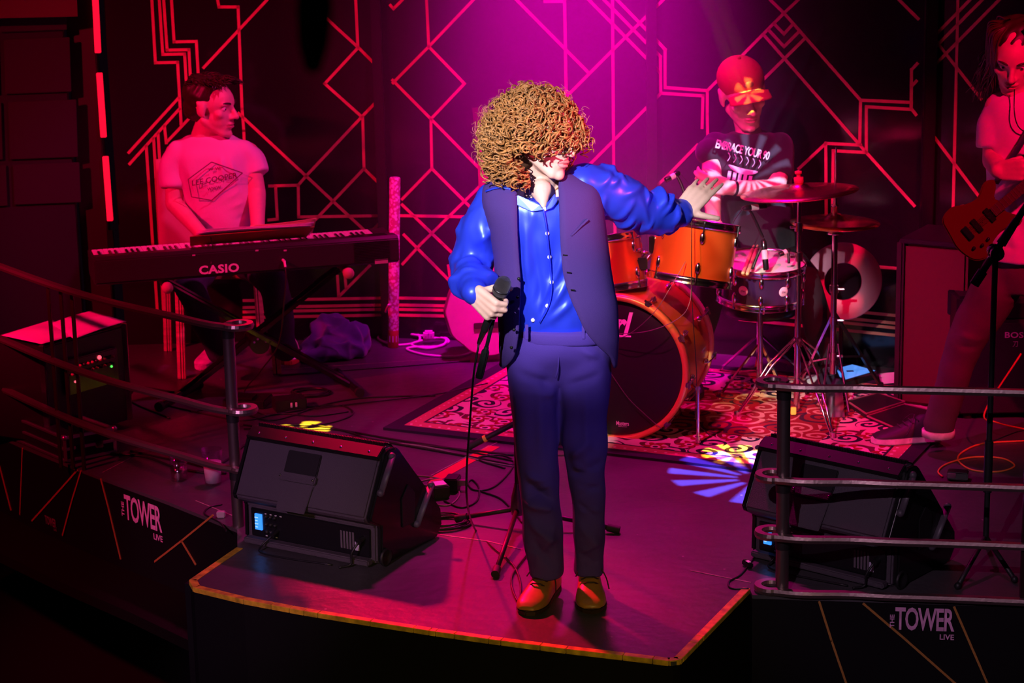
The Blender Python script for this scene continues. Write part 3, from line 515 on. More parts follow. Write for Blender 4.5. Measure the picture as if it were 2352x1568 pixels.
shoe(SG, 'shoe', G(1272, 1355)+A(0, .035, 0), G(1222, 1398)-G(1272, 1355)-A(0, .04, 0), TAN, SOLE, SOLE, .275); shoe(SG, 'shoe', G(1353, 1352)+A(0, .04, 0), A(.0, -1, 0), TAN, SOLE, SOLE, .265)
# hair: a mass of ringlets over a soft core, its colour darkened as shade between curls
b = MB(HT); b.ell((0, -.04, .045), (.105, .10, .095), n=24); b.ell((0, -.062, -.045), (.098, .06, .095), n=20); me, V, lap = remesh(b, .006, 4); N = normals(me, V); V += N*(.004*wav(V, 120, 4))[:, None]
hair = finish('hair', me, V, mat('ginger_hair_core_shade', (.06, .022, .006), .8), SG)
g = np.random.default_rng(11); specs = []; fine = []
hx = D(1222, 325, 6.44); Rin = np.linalg.inv(HT[:3, :3])
def curl(c, ax, L, rad, turns, r, seg=26):
    ax = nrm(ax); u = nrm(np.cross(ax, g.normal(size=3))); v = np.cross(ax, u); t = np.linspace(0, 1, seg); a = t*turns*6.28+g.uniform(0, 6.28); rr = rad*(.5+.6*np.sin(t*2.6))
    P = c+np.outer((t-.5)*L, ax)+np.outer(np.cos(a)*rr, u)+np.outer(np.sin(a)*rr, v); return P, r*(.55+.45*np.sin(t*3.0+.1))
n = 0
while n < 1250:
    d = nrm(g.normal(size=3)); k = g.uniform(.66, 1.0)**.7; P = hx+d*A(.158, .150, .158)*k*(1+.05*wav((d*1.0)[None], 3.5, 8)[0])
    if d[2] < -.1: P[0] -= .012*(-d[2]); P[2] -= .012
    l = Rin@(P-hc)
    if l[1] > .055 and l[2] < -.004-.010*math.sin(l[0]*60) and l[2] > -.3 and abs(l[0]) < .07: continue
    if l[1] > .024 and l[2] < -.030: continue
    if l[2] < -.14 or P[2] < hx[2]-.178: continue
    ax = nrm(d*.7+A(0, 0, -.75)+g.normal(size=3)*.35); specs.append(curl(P, ax, g.uniform(.032, .065), g.uniform(.008, .0155), g.uniform(1.4, 2.4), g.uniform(.0020, .0040))); n += 1
for i in range(420):
    d = nrm(g.normal(size=3)); P = hx+d*A(.163, .15, .163)*g.uniform(.97, 1.08); l = Rin@(P-hc)
    if (l[1] > .03 and l[2] < 0) or P[2] < hx[2]-.12: continue
    fine.append(curl(P, nrm(d+g.normal(size=3)*.7), g.uniform(.02, .05), g.uniform(.005, .012), g.uniform(.8, 2), .00065, 18))
strands('hair_ringlets', specs, GINGER, hair); strands('hair_flyaways', fine, mat('ginger_hair_fine', (.6, .34, .14), .5), hair, 3)
# microphone in the hand, its cable, and the loose upper rod of the stand
mc = thing('microphone', 'black handheld microphone with rounded mesh head gripped by the singer', 'microphone', M0)
b = MB(); b.lathe([(.0, -.004), (.0105, -.002), (.011, .0), (.0125, .05), (.0165, .118), (.019, .128), (.019, .132)], M0, max_, 24); b.build('handle', GLOSSB, mc)
hb = M0+max_*.132; b = MB(); b.lathe([(.019, 0), (.0235, .006), (.0245, .016), (.0245, .034), (.0215, .048), (.014, .057), (0, .060)], hb, max_, 28); b.build('grille', mat('mic_mesh', (.11, .1, .115), .45, .7, bump=1., bscale=900), mc)
MB().lathe([(.0236, .014), (.0256, .015), (.0256, .019), (.0236, .020)], hb, max_, 28).build('grille_band', DARKMET, mc)
b = MB(); b.lathe([(.0, -.05), (.006, -.05), (.0085, -.02), (.0095, -.004), (.0095, 0)], M0, max_, 16); b.build('connector', STEEL, mc)
cb = [M0-max_*.05, D(1098, 800, 6.29), D(1088, 860, 6.29), D(1080, 960, 6.30), D(1072, 1080, 6.33), D(1074, 1160, 6.4), G(1092, 1220)+A(0, 0, .006), G(1130, 1258)+A(0, 0, .006), G(1178, 1300)+A(0, 0, .006), G(1196, 1345)+A(0, 0, .006), G(1190, 1385)+A(0, 0, .006), G(1175, 1330)+A(0, 0, .006), G(1215, 1270)+A(0, 0, .006)]
tag(MB().tube(smooth_path(cb, 8), .0033, 8).build('microphone_cable', CABLE, None, loc=G(1130, 1258)), 'black cable hanging from the hand microphone down to the stage', 'cable')
r1, r2 = D(1136, 722, 6.29), D(1100, 868, 6.30); rd = nrm(r2-r1)
t = thing('stand_rod', 'thin black microphone stand rod with ribbed grip held under the microphone', 'rod', r2); MB().cyl(D(1143, 694, 6.285), r2-rd*.08, .0058, n=14).build('rod', GLOSSB, t)
b = MB(); b.cyl(r2-rd*.09, r2, .0105, n=12); b.cyl(r2-rd*.1, r2-rd*.09, .0075, n=12)
for i in range(10):
    a = i*.628; u = nrm(np.cross(rd, A(0, 1, 0))); v = np.cross(rd, u); o_ = (u*math.cos(a)+v*math.sin(a))*.0105; b.cyl(r2-rd*.086+o_, r2-rd*.004+o_, .0016, n=6)
b.build('grip', BLACK, t)
# ================================================================== rug and drum kit
def rug_mat():
    m = bpy.data.materials.new('rug_weave'); m.use_nodes = True; nt = m.node_tree; b = nt.nodes['Principled BSDF']; L = nt.links; b.inputs['Roughness'].default_value = .95; b.inputs['Specular IOR Level'].default_value = .1
    def nd(t, **k):
        q = nt.nodes.new(t)
        for a, v in k.items(): setattr(q, a, v)
        return q
    def ma(op, a, b_=None, c=None):
        q = nd('ShaderNodeMath', operation=op)
        for i, v in enumerate((a, b_, c)):
            if v is None: continue
            if isinstance(v, (int, float)): q.inputs[i].default_value = v
            else: L.new(v, q.inputs[i])
        return q.outputs[0]
    def mix(f, a, c):
        q = nd('ShaderNodeMix', data_type='RGBA'); L.new(f, q.inputs[0])
        for i, v in ((6, a), (7, c)):
            if isinstance(v, tuple): q.inputs[i].default_value = (*v, 1)
            else: L.new(v, q.inputs[i])
        return q.outputs[2]
    tc = nd('ShaderNodeTexCoord'); sp = nd('ShaderNodeSeparateXYZ'); L.new(tc.outputs['Object'], sp.inputs[0]); x, y = sp.outputs[0], sp.outputs[1]
    ex = ma('MINIMUM', x, ma('SUBTRACT', RW, x)); ey = ma('MINIMUM', y, ma('SUBTRACT', RL, y)); e = ma('MINIMUM', ex, ey)
    nz = nd('ShaderNodeTexNoise'); nz.inputs['Scale'].default_value = 9; nz.inputs['Detail'].default_value = 1; L.new(tc.outputs['Object'], nz.inputs[0])
    va = nd('ShaderNodeVectorMath', operation='MULTIPLY_ADD'); L.new(nz.outputs['Color'], va.inputs[0]); va.inputs[1].default_value = (.045, .045, 0); L.new(tc.outputs['Object'], va.inputs[2])
    vo = nd('ShaderNodeTexVoronoi', voronoi_dimensions='2D'); vo.inputs['Scale'].default_value = 8.5; vo.inputs['Randomness'].default_value = .7; L.new(va.outputs[0], vo.inputs[0])
    df = nd('ShaderNodeVectorMath', operation='SUBTRACT'); L.new(va.outputs[0], df.inputs[0]); L.new(vo.outputs['Position'], df.inputs[1]); ds = nd('ShaderNodeSeparateXYZ'); L.new(df.outputs[0], ds.inputs[0])
    r = ma('SQRT', ma('ADD', ma('MULTIPLY', ds.outputs[0], ds.outputs[0]), ma('MULTIPLY', ds.outputs[1], ds.outputs[1]))); an_ = ma('ARCTAN2', ds.outputs[1], ds.outputs[0])
    rc_ = nd('ShaderNodeSeparateColor'); L.new(vo.outputs['Color'], rc_.inputs[0]); sgn = ma('SUBTRACT', ma('MULTIPLY', ma('GREATER_THAN', rc_.outputs[1], .5), 2), 1)
    spi = ma('SINE', ma('ADD', ma('MULTIPLY', an_, sgn), ma('ADD', ma('MULTIPLY', r, 150), ma('MULTIPLY', rc_.outputs[2], 6.28)))); curl_ = ma('MULTIPLY', ma('GREATER_THAN', spi, .05), ma('LESS_THAN', r, .062))
    field = mix(curl_, (.62, .50, .42), (.022, .012, .035))
    pw_ = ma('ADD', .040, ma('MULTIPLY', ma('SINE', ma('MULTIPLY', an_, 6)), .012)); flo = ma('GREATER_THAN', rc_.outputs[0], .52)
    rose = mix(ma('LESS_THAN', r, pw_), mix(ma('GREATER_THAN', ma('SINE', ma('ADD', ma('MULTIPLY', an_, 3), ma('MULTIPLY', r, 90))), .45), (.62, .48, .40), (.10, .01, .03)), (.26, .012, .02)); ring_ = ma('MULTIPLY', ma('LESS_THAN', r, .020), ma('GREATER_THAN', r, .011)); rose = mix(ring_, rose, (.68, .56, .48)); rose = mix(ma('LESS_THAN', r, .011), rose, (.05, .01, .03))
    field = mix(flo, field, rose)
    n3 = nd('ShaderNodeTexNoise'); n3.inputs['Scale'].default_value = 2.2; L.new(tc.outputs['Object'], n3.inputs[0]); inner = ma('GREATER_THAN', ma('ADD', e, ma('MULTIPLY', ma('SUBTRACT', n3.outputs[0], .5), .25)), .40)
    dark = mix(ma('GREATER_THAN', spi, .35), (.20, .012, .02), mix(flo, (.45, .22, .18), (.04, .01, .03))); field = mix(inner, field, dark)
    # border bands: dark hem, dotted rose band, dark line, then the field
    v2 = nd('ShaderNodeTexVoronoi'); v2.inputs['Scale'].default_value = 24; v2.inputs['Randomness'].default_value = 0; L.new(tc.outputs['Object'], v2.inputs[0])
    band = mix(ma('LESS_THAN', v2.outputs['Distance'], .28), (.45, .14, .12), (.7, .56, .48)); col = mix(ma('LESS_THAN', e, .128), field, (.03, .015, .03)); col = mix(ma('LESS_THAN', e, .118), col, band); col = mix(ma('LESS_THAN', e, .062), col, (.028, .012, .035))
    f2 = nd('ShaderNodeTexNoise'); f2.inputs['Scale'].default_value = 300; L.new(tc.outputs['Object'], f2.inputs[0]); bp = nd('ShaderNodeBump'); bp.inputs['Strength'].default_value = .4; bp.inputs['Distance'].default_value = .004; L.new(f2.outputs[0], bp.inputs['Height']); L.new(bp.outputs[0], b.inputs['Normal'])
    L.new(col, b.inputs['Base Color']); return m
RW, RL = 2.06, 1.38; rfl = G(880, 987); rang = math.radians(-25.2)
P = np.array([[[x, y, .010+.003*math.sin(x*9)*math.sin(y*7)*(1 if .1 < x < RW-.1 and .1 < y < RL-.1 else 0)] for x in np.linspace(0, RW, 40)] for y in np.linspace(0, RL, 34)])
b = MB(); b.grid(P); q = [(0, 0, 0), (RW, 0, 0), (RW, RL, 0), (0, RL, 0)]
for i in range(4):
    a_, c_ = A(*q[i]), A(*q[(i+1) % 4]); b.add([a_, c_, c_+A(0, 0, .010), a_+A(0, 0, .010)], [[0, 1, 2, 3]], False)
rug = tag(b.build('rug', rug_mat()), 'large patterned rug of cream and dark red scrolls under the drum kit', 'rug'); rug.location = rfl; rug.rotation_euler = (0, 0, rang)
AMBER = mat('amber_red_lacquer', (.78, .13, .02), .34, metal=.7, coat=.5, var=.2, vscale=3); GOLDH = mat('gold_hoop', (.7, .36, .07), .3, .4); HEADB = mat('black_drum_head', (.012, .008, .012), .4); HEADW = mat('white_drum_head', (.75, .72, .7), .55); CLEAR = mat('clear_head', (.6, .5, .5), .25, trans=.5)
SHELLD = mat('dark_gloss_shell', (.035, .012, .05), .14, coat=.7); CYM = mat('bronze_cymbal', (.78, .5, .24), .24, 1, bump=.04, bscale=120); BADGE = mat('badge_pale', (.65, .5, .55), .4)
def frame(ax, hint=(0, 0, 1)):
    ax = nrm(ax); u = nrm(np.cross(hint, ax)); return u, np.cross(ax, u), ax
def drum(root, c, ax, r, h, shell_m, n_lug=6, hoop_m=CHROME, top_m=HEADW, bot_m=HEADW, ph=0.):
    u, v, a = frame(ax, (0, 1, 0)); c = A(*c); lo = c-a*h/2
    MB().lathe([(r, 0), (r, h)], lo, a, 48).build('shell', shell_m, root)
    for o_, sgn, m_ in ((c+a*h/2, 1, top_m), (lo, -1, bot_m)):
        MB().lathe([(0, .004), (r-.006, .004), (r-.001, .002), (r+.001, -.004)], o_, a*sgn, 48).build('head', m_, root)
        MB().lathe([(r+.001, -.014), (r+.007, -.014), (r+.008, -.002), (r+.005, .012), (r+.009, .015), (r+.003, .016), (r+.001, .004)], o_, a*sgn, 48, closed=True).build('hoop', hoop_m, root)
    for i in range(n_lug):
        t = ph+i*2*math.pi/n_lug; d = u*math.cos(t)+v*math.sin(t)
        for s in (1, -1):
            k = c+d*(r+.004)+a*s*h*.27; b = MB(); R = np.array([np.cross(a, d), d, a]).T; b.ell(k, (.011, .010, .024), R, n=12); lug = b.build('lug', CHROME, root)
            b = MB(); e_ = c+d*(r+.009)+a*s*(h/2+.005); b.cyl(k+d*.003, e_, .0032, n=8); b.cyl(e_, e_+a*s*.008, .0055, n=8); b.build('tension_rod', CHROME, lug)
# bass drum
fc = D(1414, 843, 8.12); ba = nrm(A(.30, .95, .0)); bu, bv, _ = frame(ba); BR, BLn = .278, .42
t = thing('bass_drum', 'large glossy red bass drum with gold hoop and black front head', 'drum', A(fc[0], fc[1], 0)); BD = t
MB().lathe([(BR, .0), (BR, BLn)], fc, ba, 64).build('shell', AMBER, t)
hd = MB().lathe([(0, -.010), (BR-.02, -.010), (BR-.006, -.006), (BR, .0)], fc, ba, 64).build('front_head', HEADB, t)
for o_, s in ((fc, -1), (fc+ba*BLn, 1)): MB().lathe([(BR-.008, -.004), (BR-.008, .028), (BR+.004, .030), (BR+.014, .026), (BR+.014, -.012), (BR+.004, -.014)], o_, ba*s, 64, closed=True).build('hoop', GOLDH if s < 0 else mat('rear_hoop_pale', (.72, .45, .3), .3, .3), t)
upv = A(0, 0, 1); xr_ = nrm(np.cross(upv, -ba)); xr_ = xr_ if xr_[0] > 0 else -xr_
b = MB(); lettering(b, 'Pearl', PL(1392, 742, fc-ba*.012, ba), xr_, upv, .215, .095, shear=.35, offset=.03, lift=0); pc = PL(1400, 770, fc-ba*.012, ba); b.bar(pc-xr_*.09, pc+xr_*.085, .006, .001, up=ba); b.build('lettering', WHITE, hd)
b = MB(); c_ = PL(1430, 972, fc-ba*.012, ba); lettering(b, 'Masters', c_, xr_, upv, .05, .017, offset=.01, lift=0); lettering(b, 'Made by hand', c_-upv*.013, xr_, upv, .034, .004, lift=0); b.build('lettering', WHITE, hd)
for i in range(10):
    a = i*math.pi/5+.16; d = bu*math.cos(a)+bv*math.sin(a)
    for o_, s in ((fc, -1), (fc+ba*BLn, 1)):
        R = np.array([np.cross(ba, d), d, ba]).T; b = MB(); b.box(o_+d*(BR+.014)+ba*s*.012, (.022, .012, .042), R); cw = b.build('claw', CHROME, t, bevel=.003)
        b = MB(); b.cyl(o_+d*(BR+.023)+ba*s*.02, o_+d*(BR+.020)-ba*s*.085, .0032, n=8); b.bar(o_+d*(BR+.023)+ba*s*.026-np.cross(ba, d)*.016, o_+d*(BR+.023)+ba*s*.026+np.cross(ba, d)*.016, .007, .007); b.build('tension_rod', CHROME, cw)
        b = MB(); b.ell(o_+d*(BR+.006)-ba*s*.085, (.012, .012, .026), R, n=10); b.build('lug', CHROME, t)
for s, gp in ((1, (1603, 1022)), (-1, (1285, 985))):
    f_ = G(*gp); k = fc+ba*.09+xr_*s*BR*.93+upv*-.06; b = MB(); b.box(k, (.03, .05, .05)); k2 = A(f_[0], f_[1], k[2]); b.cyl(k, k2, .010, n=10); b.cyl(k2+upv*.01, f_+upv*.03, .0065, n=10); b.cyl(f_+upv*.035, f_+upv*.012, .010, .011, n=10); b.build('spur', CHROME, t)
# tom holder on the bass drum
mb0 = fc+ba*.17+upv*BR; t = thing('tom_holder', 'chrome tom holder with black clamp block on top of bass drum', 'tom holder', mb0)
MB().lathe([(.045, 0), (.045, .006), (.025, .012), (.018, .016), (.016, .10)], mb0, upv, 20).build('post', CHROME, t); blk = D(1460, 604, mb0[1]); MB().box(blk, (.09, .06, .05)).build('clamp_block', GLOSSB, t, bevel=.006)
b = MB(); b.lathe([(.006, 0), (.006, .02), (.02, .022), (.022, .028), (.02, .034), (0, .036)], blk+upv*.025, upv, 14); b.build('wing_nut', CHROME, t); b = MB(); b.lathe([(.005, 0), (.005, .012), (.016, .014), (.017, .02), (0, .024)], blk+A(.035, 0, .025), upv, 14); b.build('wing_nut', CHROME, t)
t1c, t2c = D(1594, 577, 8.22), D(1398, 604, 8.33); b = MB(); b.tube(smooth_path([blk+A(.04, 0, .01), blk+A(.07, .0, .05), D(1502, 545, 8.22), D(1520, 575, 8.22)]), .0085, 10); b.build('arm', CHROME, t); b = MB(); b.tube(smooth_path([blk-A(.04, 0, -.01), blk+A(-.06, .0, .03), t2c+A(.14, 0, .0)]), .0085, 10); b.build('arm', CHROME, t)
MB().box(D(1497, 560, 8.215), (.022, .03, .07)).build('bracket', CHROME, t, bevel=.004)
t = thing('tom_drum', 'shiny orange gold tom drum mounted right of centre on bass drum', 'drum', t1c, 'rack toms'); drum(t, t1c, (.17, .16, .97), .158, .215, AMBER, 6, ph=.55, bot_m=CLEAR)
t = thing('tom_drum', 'smaller orange tom drum half hidden behind the singer', 'drum', t2c, 'rack toms'); drum(t, t2c, (-.12, .2, .97), .135, .19, AMBER, 6, ph=.3, bot_m=CLEAR)
# snare
sc_ = D(1748, 642, 8.56); sax = nrm(A(.03, -.09, 1)); t = thing('snare_drum', 'dark gloss snare drum with white head and chrome hoops', 'drum', A(sc_[0], sc_[1], 0)); SN = t
drum(t, sc_, sax, .172, .135, SHELLD, 10, ph=.2); su, sv, _ = frame(sax, (0, 1, 0)); stop = sc_+sax*.074
for a in (-2.1, -1.15):
    d = su*math.cos(a)+sv*math.sin(a); d = d if d[1] < 0 else d*A(1, -1, 1); k = sc_+d*.1735; b = MB(); b.lathe([(0, .002), (.018, .002), (.02, 0)], k, d, 20); o_ = b.build('badge', BADGE, t); b = MB(); lettering(b, 'dw', k+d*.003, nrm(np.cross(upv, d)), upv, .018, .011, lift=0); b.build('lettering', SHELLD, o_)
b = MB(); 
for i, sx in enumerate(('ooo oo ooooo', 'oo ooo oo', 'ooo ooo')): lettering(b, sx.replace('o', 'w'), stop+su*-.085+sv*(.055-.02*i)+sax*.004, A(1, 0, 0), A(0, 1, .1), .06, .007, lift=0)
b.build('handwriting', GLOSSB, t)
f_ = A(sc_[0], sc_[1], .012); b = MB(); b.cyl(f_+upv*.12, sc_-sax*.09, .011, n=12); b.build('stand_column', CHROME, t)
for gx, gy in ((1655, 905), (1800, 900), (1735, 850)):
    g_ = G(gx, gy, .012); b = MB(); b.bar(f_+upv*.25, g_, .014, .007); b.bar(f_+upv*.13, (f_+upv*.25)*.45+g_*.55, .010, .005); b.cyl(g_-upv*.008, g_+upv*.012, .011, n=8); b.build('stand_leg', CHROME, t)
for k in range(3):
    a = k*2.09+.5; d = su*math.cos(a)+sv*math.sin(a); b = MB(); b.tube(smooth_path([sc_-sax*.1, sc_-sax*.09+d*.1, sc_-sax*.085+d*.175, sc_-sax*.05+d*.186]), .006, 8); b.build('basket_arm', CHROME, t)
for a_, c_, lab in (((1706, 628), (1733, 560), 'left pale wooden drumstick lying across the snare head'), ((1716, 630), (1741, 562), 'right pale wooden drumstick lying across the snare head')):
    zz = stop[2]+.012; p, q = G(*a_, zz+.004), G(*c_, zz+.006); ax = nrm(q-p); L_ = np.linalg.norm(q-p); b = MB(); b.lathe([(0, 0), (.006, .003), (.0072, .01), (.0072, L_*.75), (.004, L_*.94), (.005, L_*.97), (.004, L_*.995), (0, L_)], p, ax, 12); tag(b.build('drumstick', mat('maple', (.62, .4, .2), .5, var=.1), None, loc=p), lab, 'drumstick', 'sticks on the snare')
# cymbals
def cymbal(root, c, ax, r, name='cymbal', flip=1): 
    b = MB(); b.lathe([(.006, .030*flip), (.018, .030*flip), (.034, .022*flip), (.045, .012*flip), (r*.5, .007*flip), (r*.8, .0005*flip), (r, -.008*flip), (r, -.0095*flip), (r*.8, -.001*flip), (r*.5, .0055*flip), (.045, .010*flip), (.03, .02*flip), (.006, .028*flip)], c, ax, 64); return b.build(name, CYM, root)
hh = D(1918, 510, 8.6); t = thing('hi_hat', 'pair of red lit hi-hat cymbals on a chrome pedal stand', 'cymbal', A(hh[0], hh[1], 0)); hf = A(hh[0], hh[1], .012)
cymbal(t, hh+upv*.006, (0.02, .0, 1), .18); cymbal(t, hh-upv*.012, (0.02, 0, 1), .18, flip=-1)
MB().cyl(hf+upv*.2, A(hh[0], hh[1], D(1915, 338, 8.6)[2]), .0035, n=8).build('pull_rod', CHROME, t); MB().lathe([(.008, 0), (.011, .004), (.011, .03), (.016, .034), (.016, .044), (.009, .046), (.009, .075), (.005, .08)], hh+upv*.028, upv, 14).build('clutch', CHROME, t)
b = MB(); b.cyl(hf+upv*.1, hh-upv*.03, .0125, n=14); b.lathe([(.0, 0), (.035, .002), (.03, .012), (.013, .016)], hh-upv*.05, upv, 18)
for z_ in (.16, .31, .44): b.cyl(hf+upv*(z_), hf+upv*(z_+.03), .018, n=14); b.cyl(hf+upv*(z_+.015), hf+upv*(z_+.015)+A(.04, -.01, 0), .006, n=8)
b.build('column', CHROME, t)
for gx, gy, dk in ((2022, 885, 1), (1826, 905, 0)):
    g_ = G(gx, gy, .02); b = MB(); b.bar(hf+upv*.36, g_, .018, .009); b.bar(hf+upv*.17, (hf+upv*.36)*.4+g_*.6, .012, .006); b.cyl(g_-upv*.012, g_+upv*.012, .013, n=10); b.build('leg', DARKMET if dk else CHROME, t)
b = MB(); p, q = G(1905, 880, .03), G(1925, 958, .012); b.tube([G(1895, 905, .02), G(1896, 858, .05), G(1908, 838, .07), G(1922, 838, .07), G(1936, 858, .05), G(1938, 905, .02)], .007, 8); b.bar(G(1914, 885, .06), G(1920, 960, .012), .07, .008); b.build('pedal', CHROME, t)
for x in (1885, 1950): MB().cyl(G(x, 948, .004), D(1925 if x > 1920 else 1905, 790, 8.58), .0045, n=8).build('side_rod', CHROME, t)
cc = D(1836, 437, 8.44); t = thing('crash_cymbal', 'wide red lit crash cymbal on a tall chrome tripod stand', 'cymbal', A(cc[0], cc[1], 0)); cf = A(cc[0], cc[1], .0)
cax = nrm(A(-.07, .03, 1)); cymbal(t, cc, cax, .232); MB().lathe([(.017, 0), (.019, .004), (.019, .022), (.008, .024), (.008, .034), (.014, .036), (.014, .046), (.0, .05)], cc+cax*.03, cax, 16).build('wing_nut', mat('felt_red', (.4, .05, .06), .8), t)
b = MB(); b.cyl(cf+upv*.012, cf+upv*.55, .0125, n=14); b.cyl(cf+upv*.5, cc-upv*.01, .0085, n=12)
for z_ in (.27, .53, .62, .74): b.cyl(cf+upv*z_, cf+upv*(z_+.035), .0175, n=14); b.cyl(cf+upv*(z_+.018), cf+upv*(z_+.018)+A(-.035, -.01, 0), .0055, n=8)
b.build('column', CHROME, t)
hub = cf+upv*.31
for gx, gy in ((1692, 955), (1913, 1003), (1905, 872)):
    g_ = G(gx, gy, .014); sd_ = nrm(np.cross(g_-hub, upv))*.016; b = MB()
    kn = hub*.55+g_*.45+upv*.03
    for s in (-1, 1): b.tube([hub+sd_*s*.6, kn+sd_*s, g_+sd_*s*.25], .0045, 8); b.tube([cf+upv*.14, hub*.45+g_*.55+sd_*s*.6], .004, 8)
    b.cyl(g_-upv*.014, g_+upv*.018, .013, .010, n=10); b.build('leg', CHROME, t)
# pale ring standing behind the hi-hat
rc = D(1936, 646, 8.86); rax = nrm(A(-.05, -1, .12)); t = thing('drum_ring', 'large pink flat ring with open centre standing behind the hi-hat', 'ring', A(rc[0], rc[1], 0))
MB().lathe([(.078, -.012), (.078, .012), (.082, .014), (.135, .014), (.140, .008), (.158, .004), (.163, -.002), (.160, -.012)], rc, rax, 56, closed=True).build('ring', mat('ring_pale', (.8, .32, .44), .6), t); b = MB(); b.cyl(A(rc[0], rc[1]+.03, .0), rc+A(0, .03, -.1), .009, n=10); b.lathe([(0, 0), (.1, 0), (.1, .01), (.02, .02)], A(rc[0], rc[1]+.03, 0), upv, 24); b.build('stand', DARKMET, t)
# clip-on drum microphones
BANDW = mat('mic_band', (.75, .6, .6), .5)
def drum_mic(p, q, r, lab, base=None, cable=None):
    ax = nrm(q-p); L_ = np.linalg.norm(q-p); t = thing('drum_microphone', lab, 'microphone', p, 'drum microphones'); b = MB(); b.lathe([(0, 0), (r*.85, 0), (r, r*.3), (r, L_*.35)], p, ax, 16); b.build('grille', DARKMET, t)
    MB().lathe([(r*1.02, L_*.35), (r*1.05, L_*.38), (r*1.05, L_*.62), (r*1.0, L_*.65)], p, ax, 16).build('band', BANDW, t); MB().lathe([(r, L_*.65), (r*.95, L_*.9), (r*.5, L_), (0, L_)], p, ax, 16).build('body', GLOSSB, t)
    if base is not None: MB().tube(smooth_path([p+ax*L_*.75, (p+ax*L_*.8)*.6+base*.4+A(0, 0, .012), base]), .006, 8).build('gooseneck', BLACK, t)
    if cable: MB().tube(smooth_path(cable, 6), .0016, 6).build('cable', CABLE, t)
drum_mic(D(1578, 396, 8.34)*0+D(1528, 414, 8.3), D(1562, 396, 8.32), .011, 'small banded microphone on gooseneck above the left rim of orange tom', D(1588, 500, 8.25), [D(1562, 396, 8.32), D(1588, 440, 8.1), D(1588, 560, 8.0), D(1590, 700, 8.0), D(1600, 860, 8.02), D(1598, 960, 8.0), G(1630, 1000, .012)])
drum_mic(D(1760, 473, 8.45), D(1705, 479, 8.42), .0115, 'small banded microphone hovering between orange tom and crash cymbal', D(1752, 545, 8.48), [D(1705, 479, 8.42), D(1680, 520, 8.38), D(1680, 560, 8.4)])
drum_mic(D(1760, 620, 8.40), D(1753, 548, 8.42), .012, 'upright black microphone clipped over front rim of the snare', D(1728, 618, 8.385)); drum_mic(D(1790, 585, 8.44), D(1815, 573, 8.46), .010, 'small black microphone lying over right rim of the snare', D(1812, 605, 8.44))
# thin cables hanging over the bass drum
for i, pts in enumerate(([(1575, 600, 8.05), (1540, 660, 7.95), (1500, 720, 7.95), (1440, 770, 8.0), (1395, 775, 8.05)], [(1588, 620, 8.06), (1585, 690, 7.98), (1560, 730, 7.96), (1490, 760, 7.97), (1400, 768, 8.05)], [(1395, 845, 8.06), (1440, 910, 8.05), (1480, 950, 8.04), (1520, 985, 8.02)])):
    tag(MB().tube(smooth_path([D(*p) for p in pts], 8), .0014, 6).build('thin_cable', mat('thin_cable_grey', (.12, .09, .1), .5), None, loc=D(*pts[0])), ('upper thin cable drooping across the bass drum from the tom', 'second thin cable looping lower across the red bass drum shell', 'thin cable crossing the lower black bass drum head')[i], 'cable')
# ================================================================== keyboard player, drummer, guitarist
TEEW = mat('white_cotton', (.74, .70, .72), .85, bump=.15, bscale=300, sheen=.2); TEEB = mat('black_cotton', (.02, .018, .025), .85, bump=.15, bscale=300, sheen=.2); SNKW = mat('white_sneaker', (.7, .66, .66), .6, var=.25, vscale=30); SNKR = mat('red_sneaker', (.45, .04, .05), .6); SNKB = mat('dark_sneaker', (.03, .02, .04), .6)
def person_body(root, prims, HT, voxel=.005, it=4):
    b = MB(); head_prims(b, HT); prims(b); me, V, lap = remesh(b, voxel, it); V, _ = face_shape(V, HT); me.vertices.foreach_set('co', V.ravel()); me.update()
    P = np.empty(len(me.polygons)*3); me.polygons.foreach_get('center', P); Lp = (P.reshape(-1, 3)-HT[:3, 3]) @ np.linalg.inv(HT[:3, :3]).T; return finish('body', me, V, [SKIN, LIP], root, lipmask(Lp))
def cloth(root, name, build, m, cl=(), voxel=.007, it=5, noise=.0025, nf=40, seed=1, mid=None):
    b = MB(); build(b); me, V, lap = remesh(b, voxel, it); N = normals(me, V)
    if cl: V = crease(V, N, cl)
    V = V+N*(noise*wav(V, nf, seed))[:, None]; V = V+.3*lap(V); return finish(name, me, V, m, root)
def cr(lst, y, w_=.011): 
    out = []
    for x1, y1, x2, y2, h_ in lst: p, q = D(x1, y1, y), D(x2, y2, y); out.append(((p+q)/2, q-p, np.linalg.norm(q-p)*.5, w_, h_))
    return out
def short_hair(root, HT, n, rgen, m=None):
    m = m or HAIRD; b = MB(HT); b.ell((0, -.028, .045), (.080, .094, .080), n=22); b.ell((0, -.06, -.01), (.068, .056, .06), n=18); me, V, lap = remesh(b, .006, 4); N = normals(me, V); V += N*(.0022*wav(V, 160, 2))[:, None]; h = finish('hair', me, V, m, root); sp = []
    for i in range(n):
        p, d1, d2, L_, r = rgen(i); t = np.linspace(0, 1, 7)[:, None]; P = np.array(p)+t*L_*nrm(d1)*(1-t*.4)+t*t*L_*.7*nrm(d2); sp.append(((P @ HT[:3, :3].T)+HT[:3, 3], r*np.array([1, 1, .95, .85, .7, .45, .1])))
    strands('hair_tufts', sp, m, h); return h
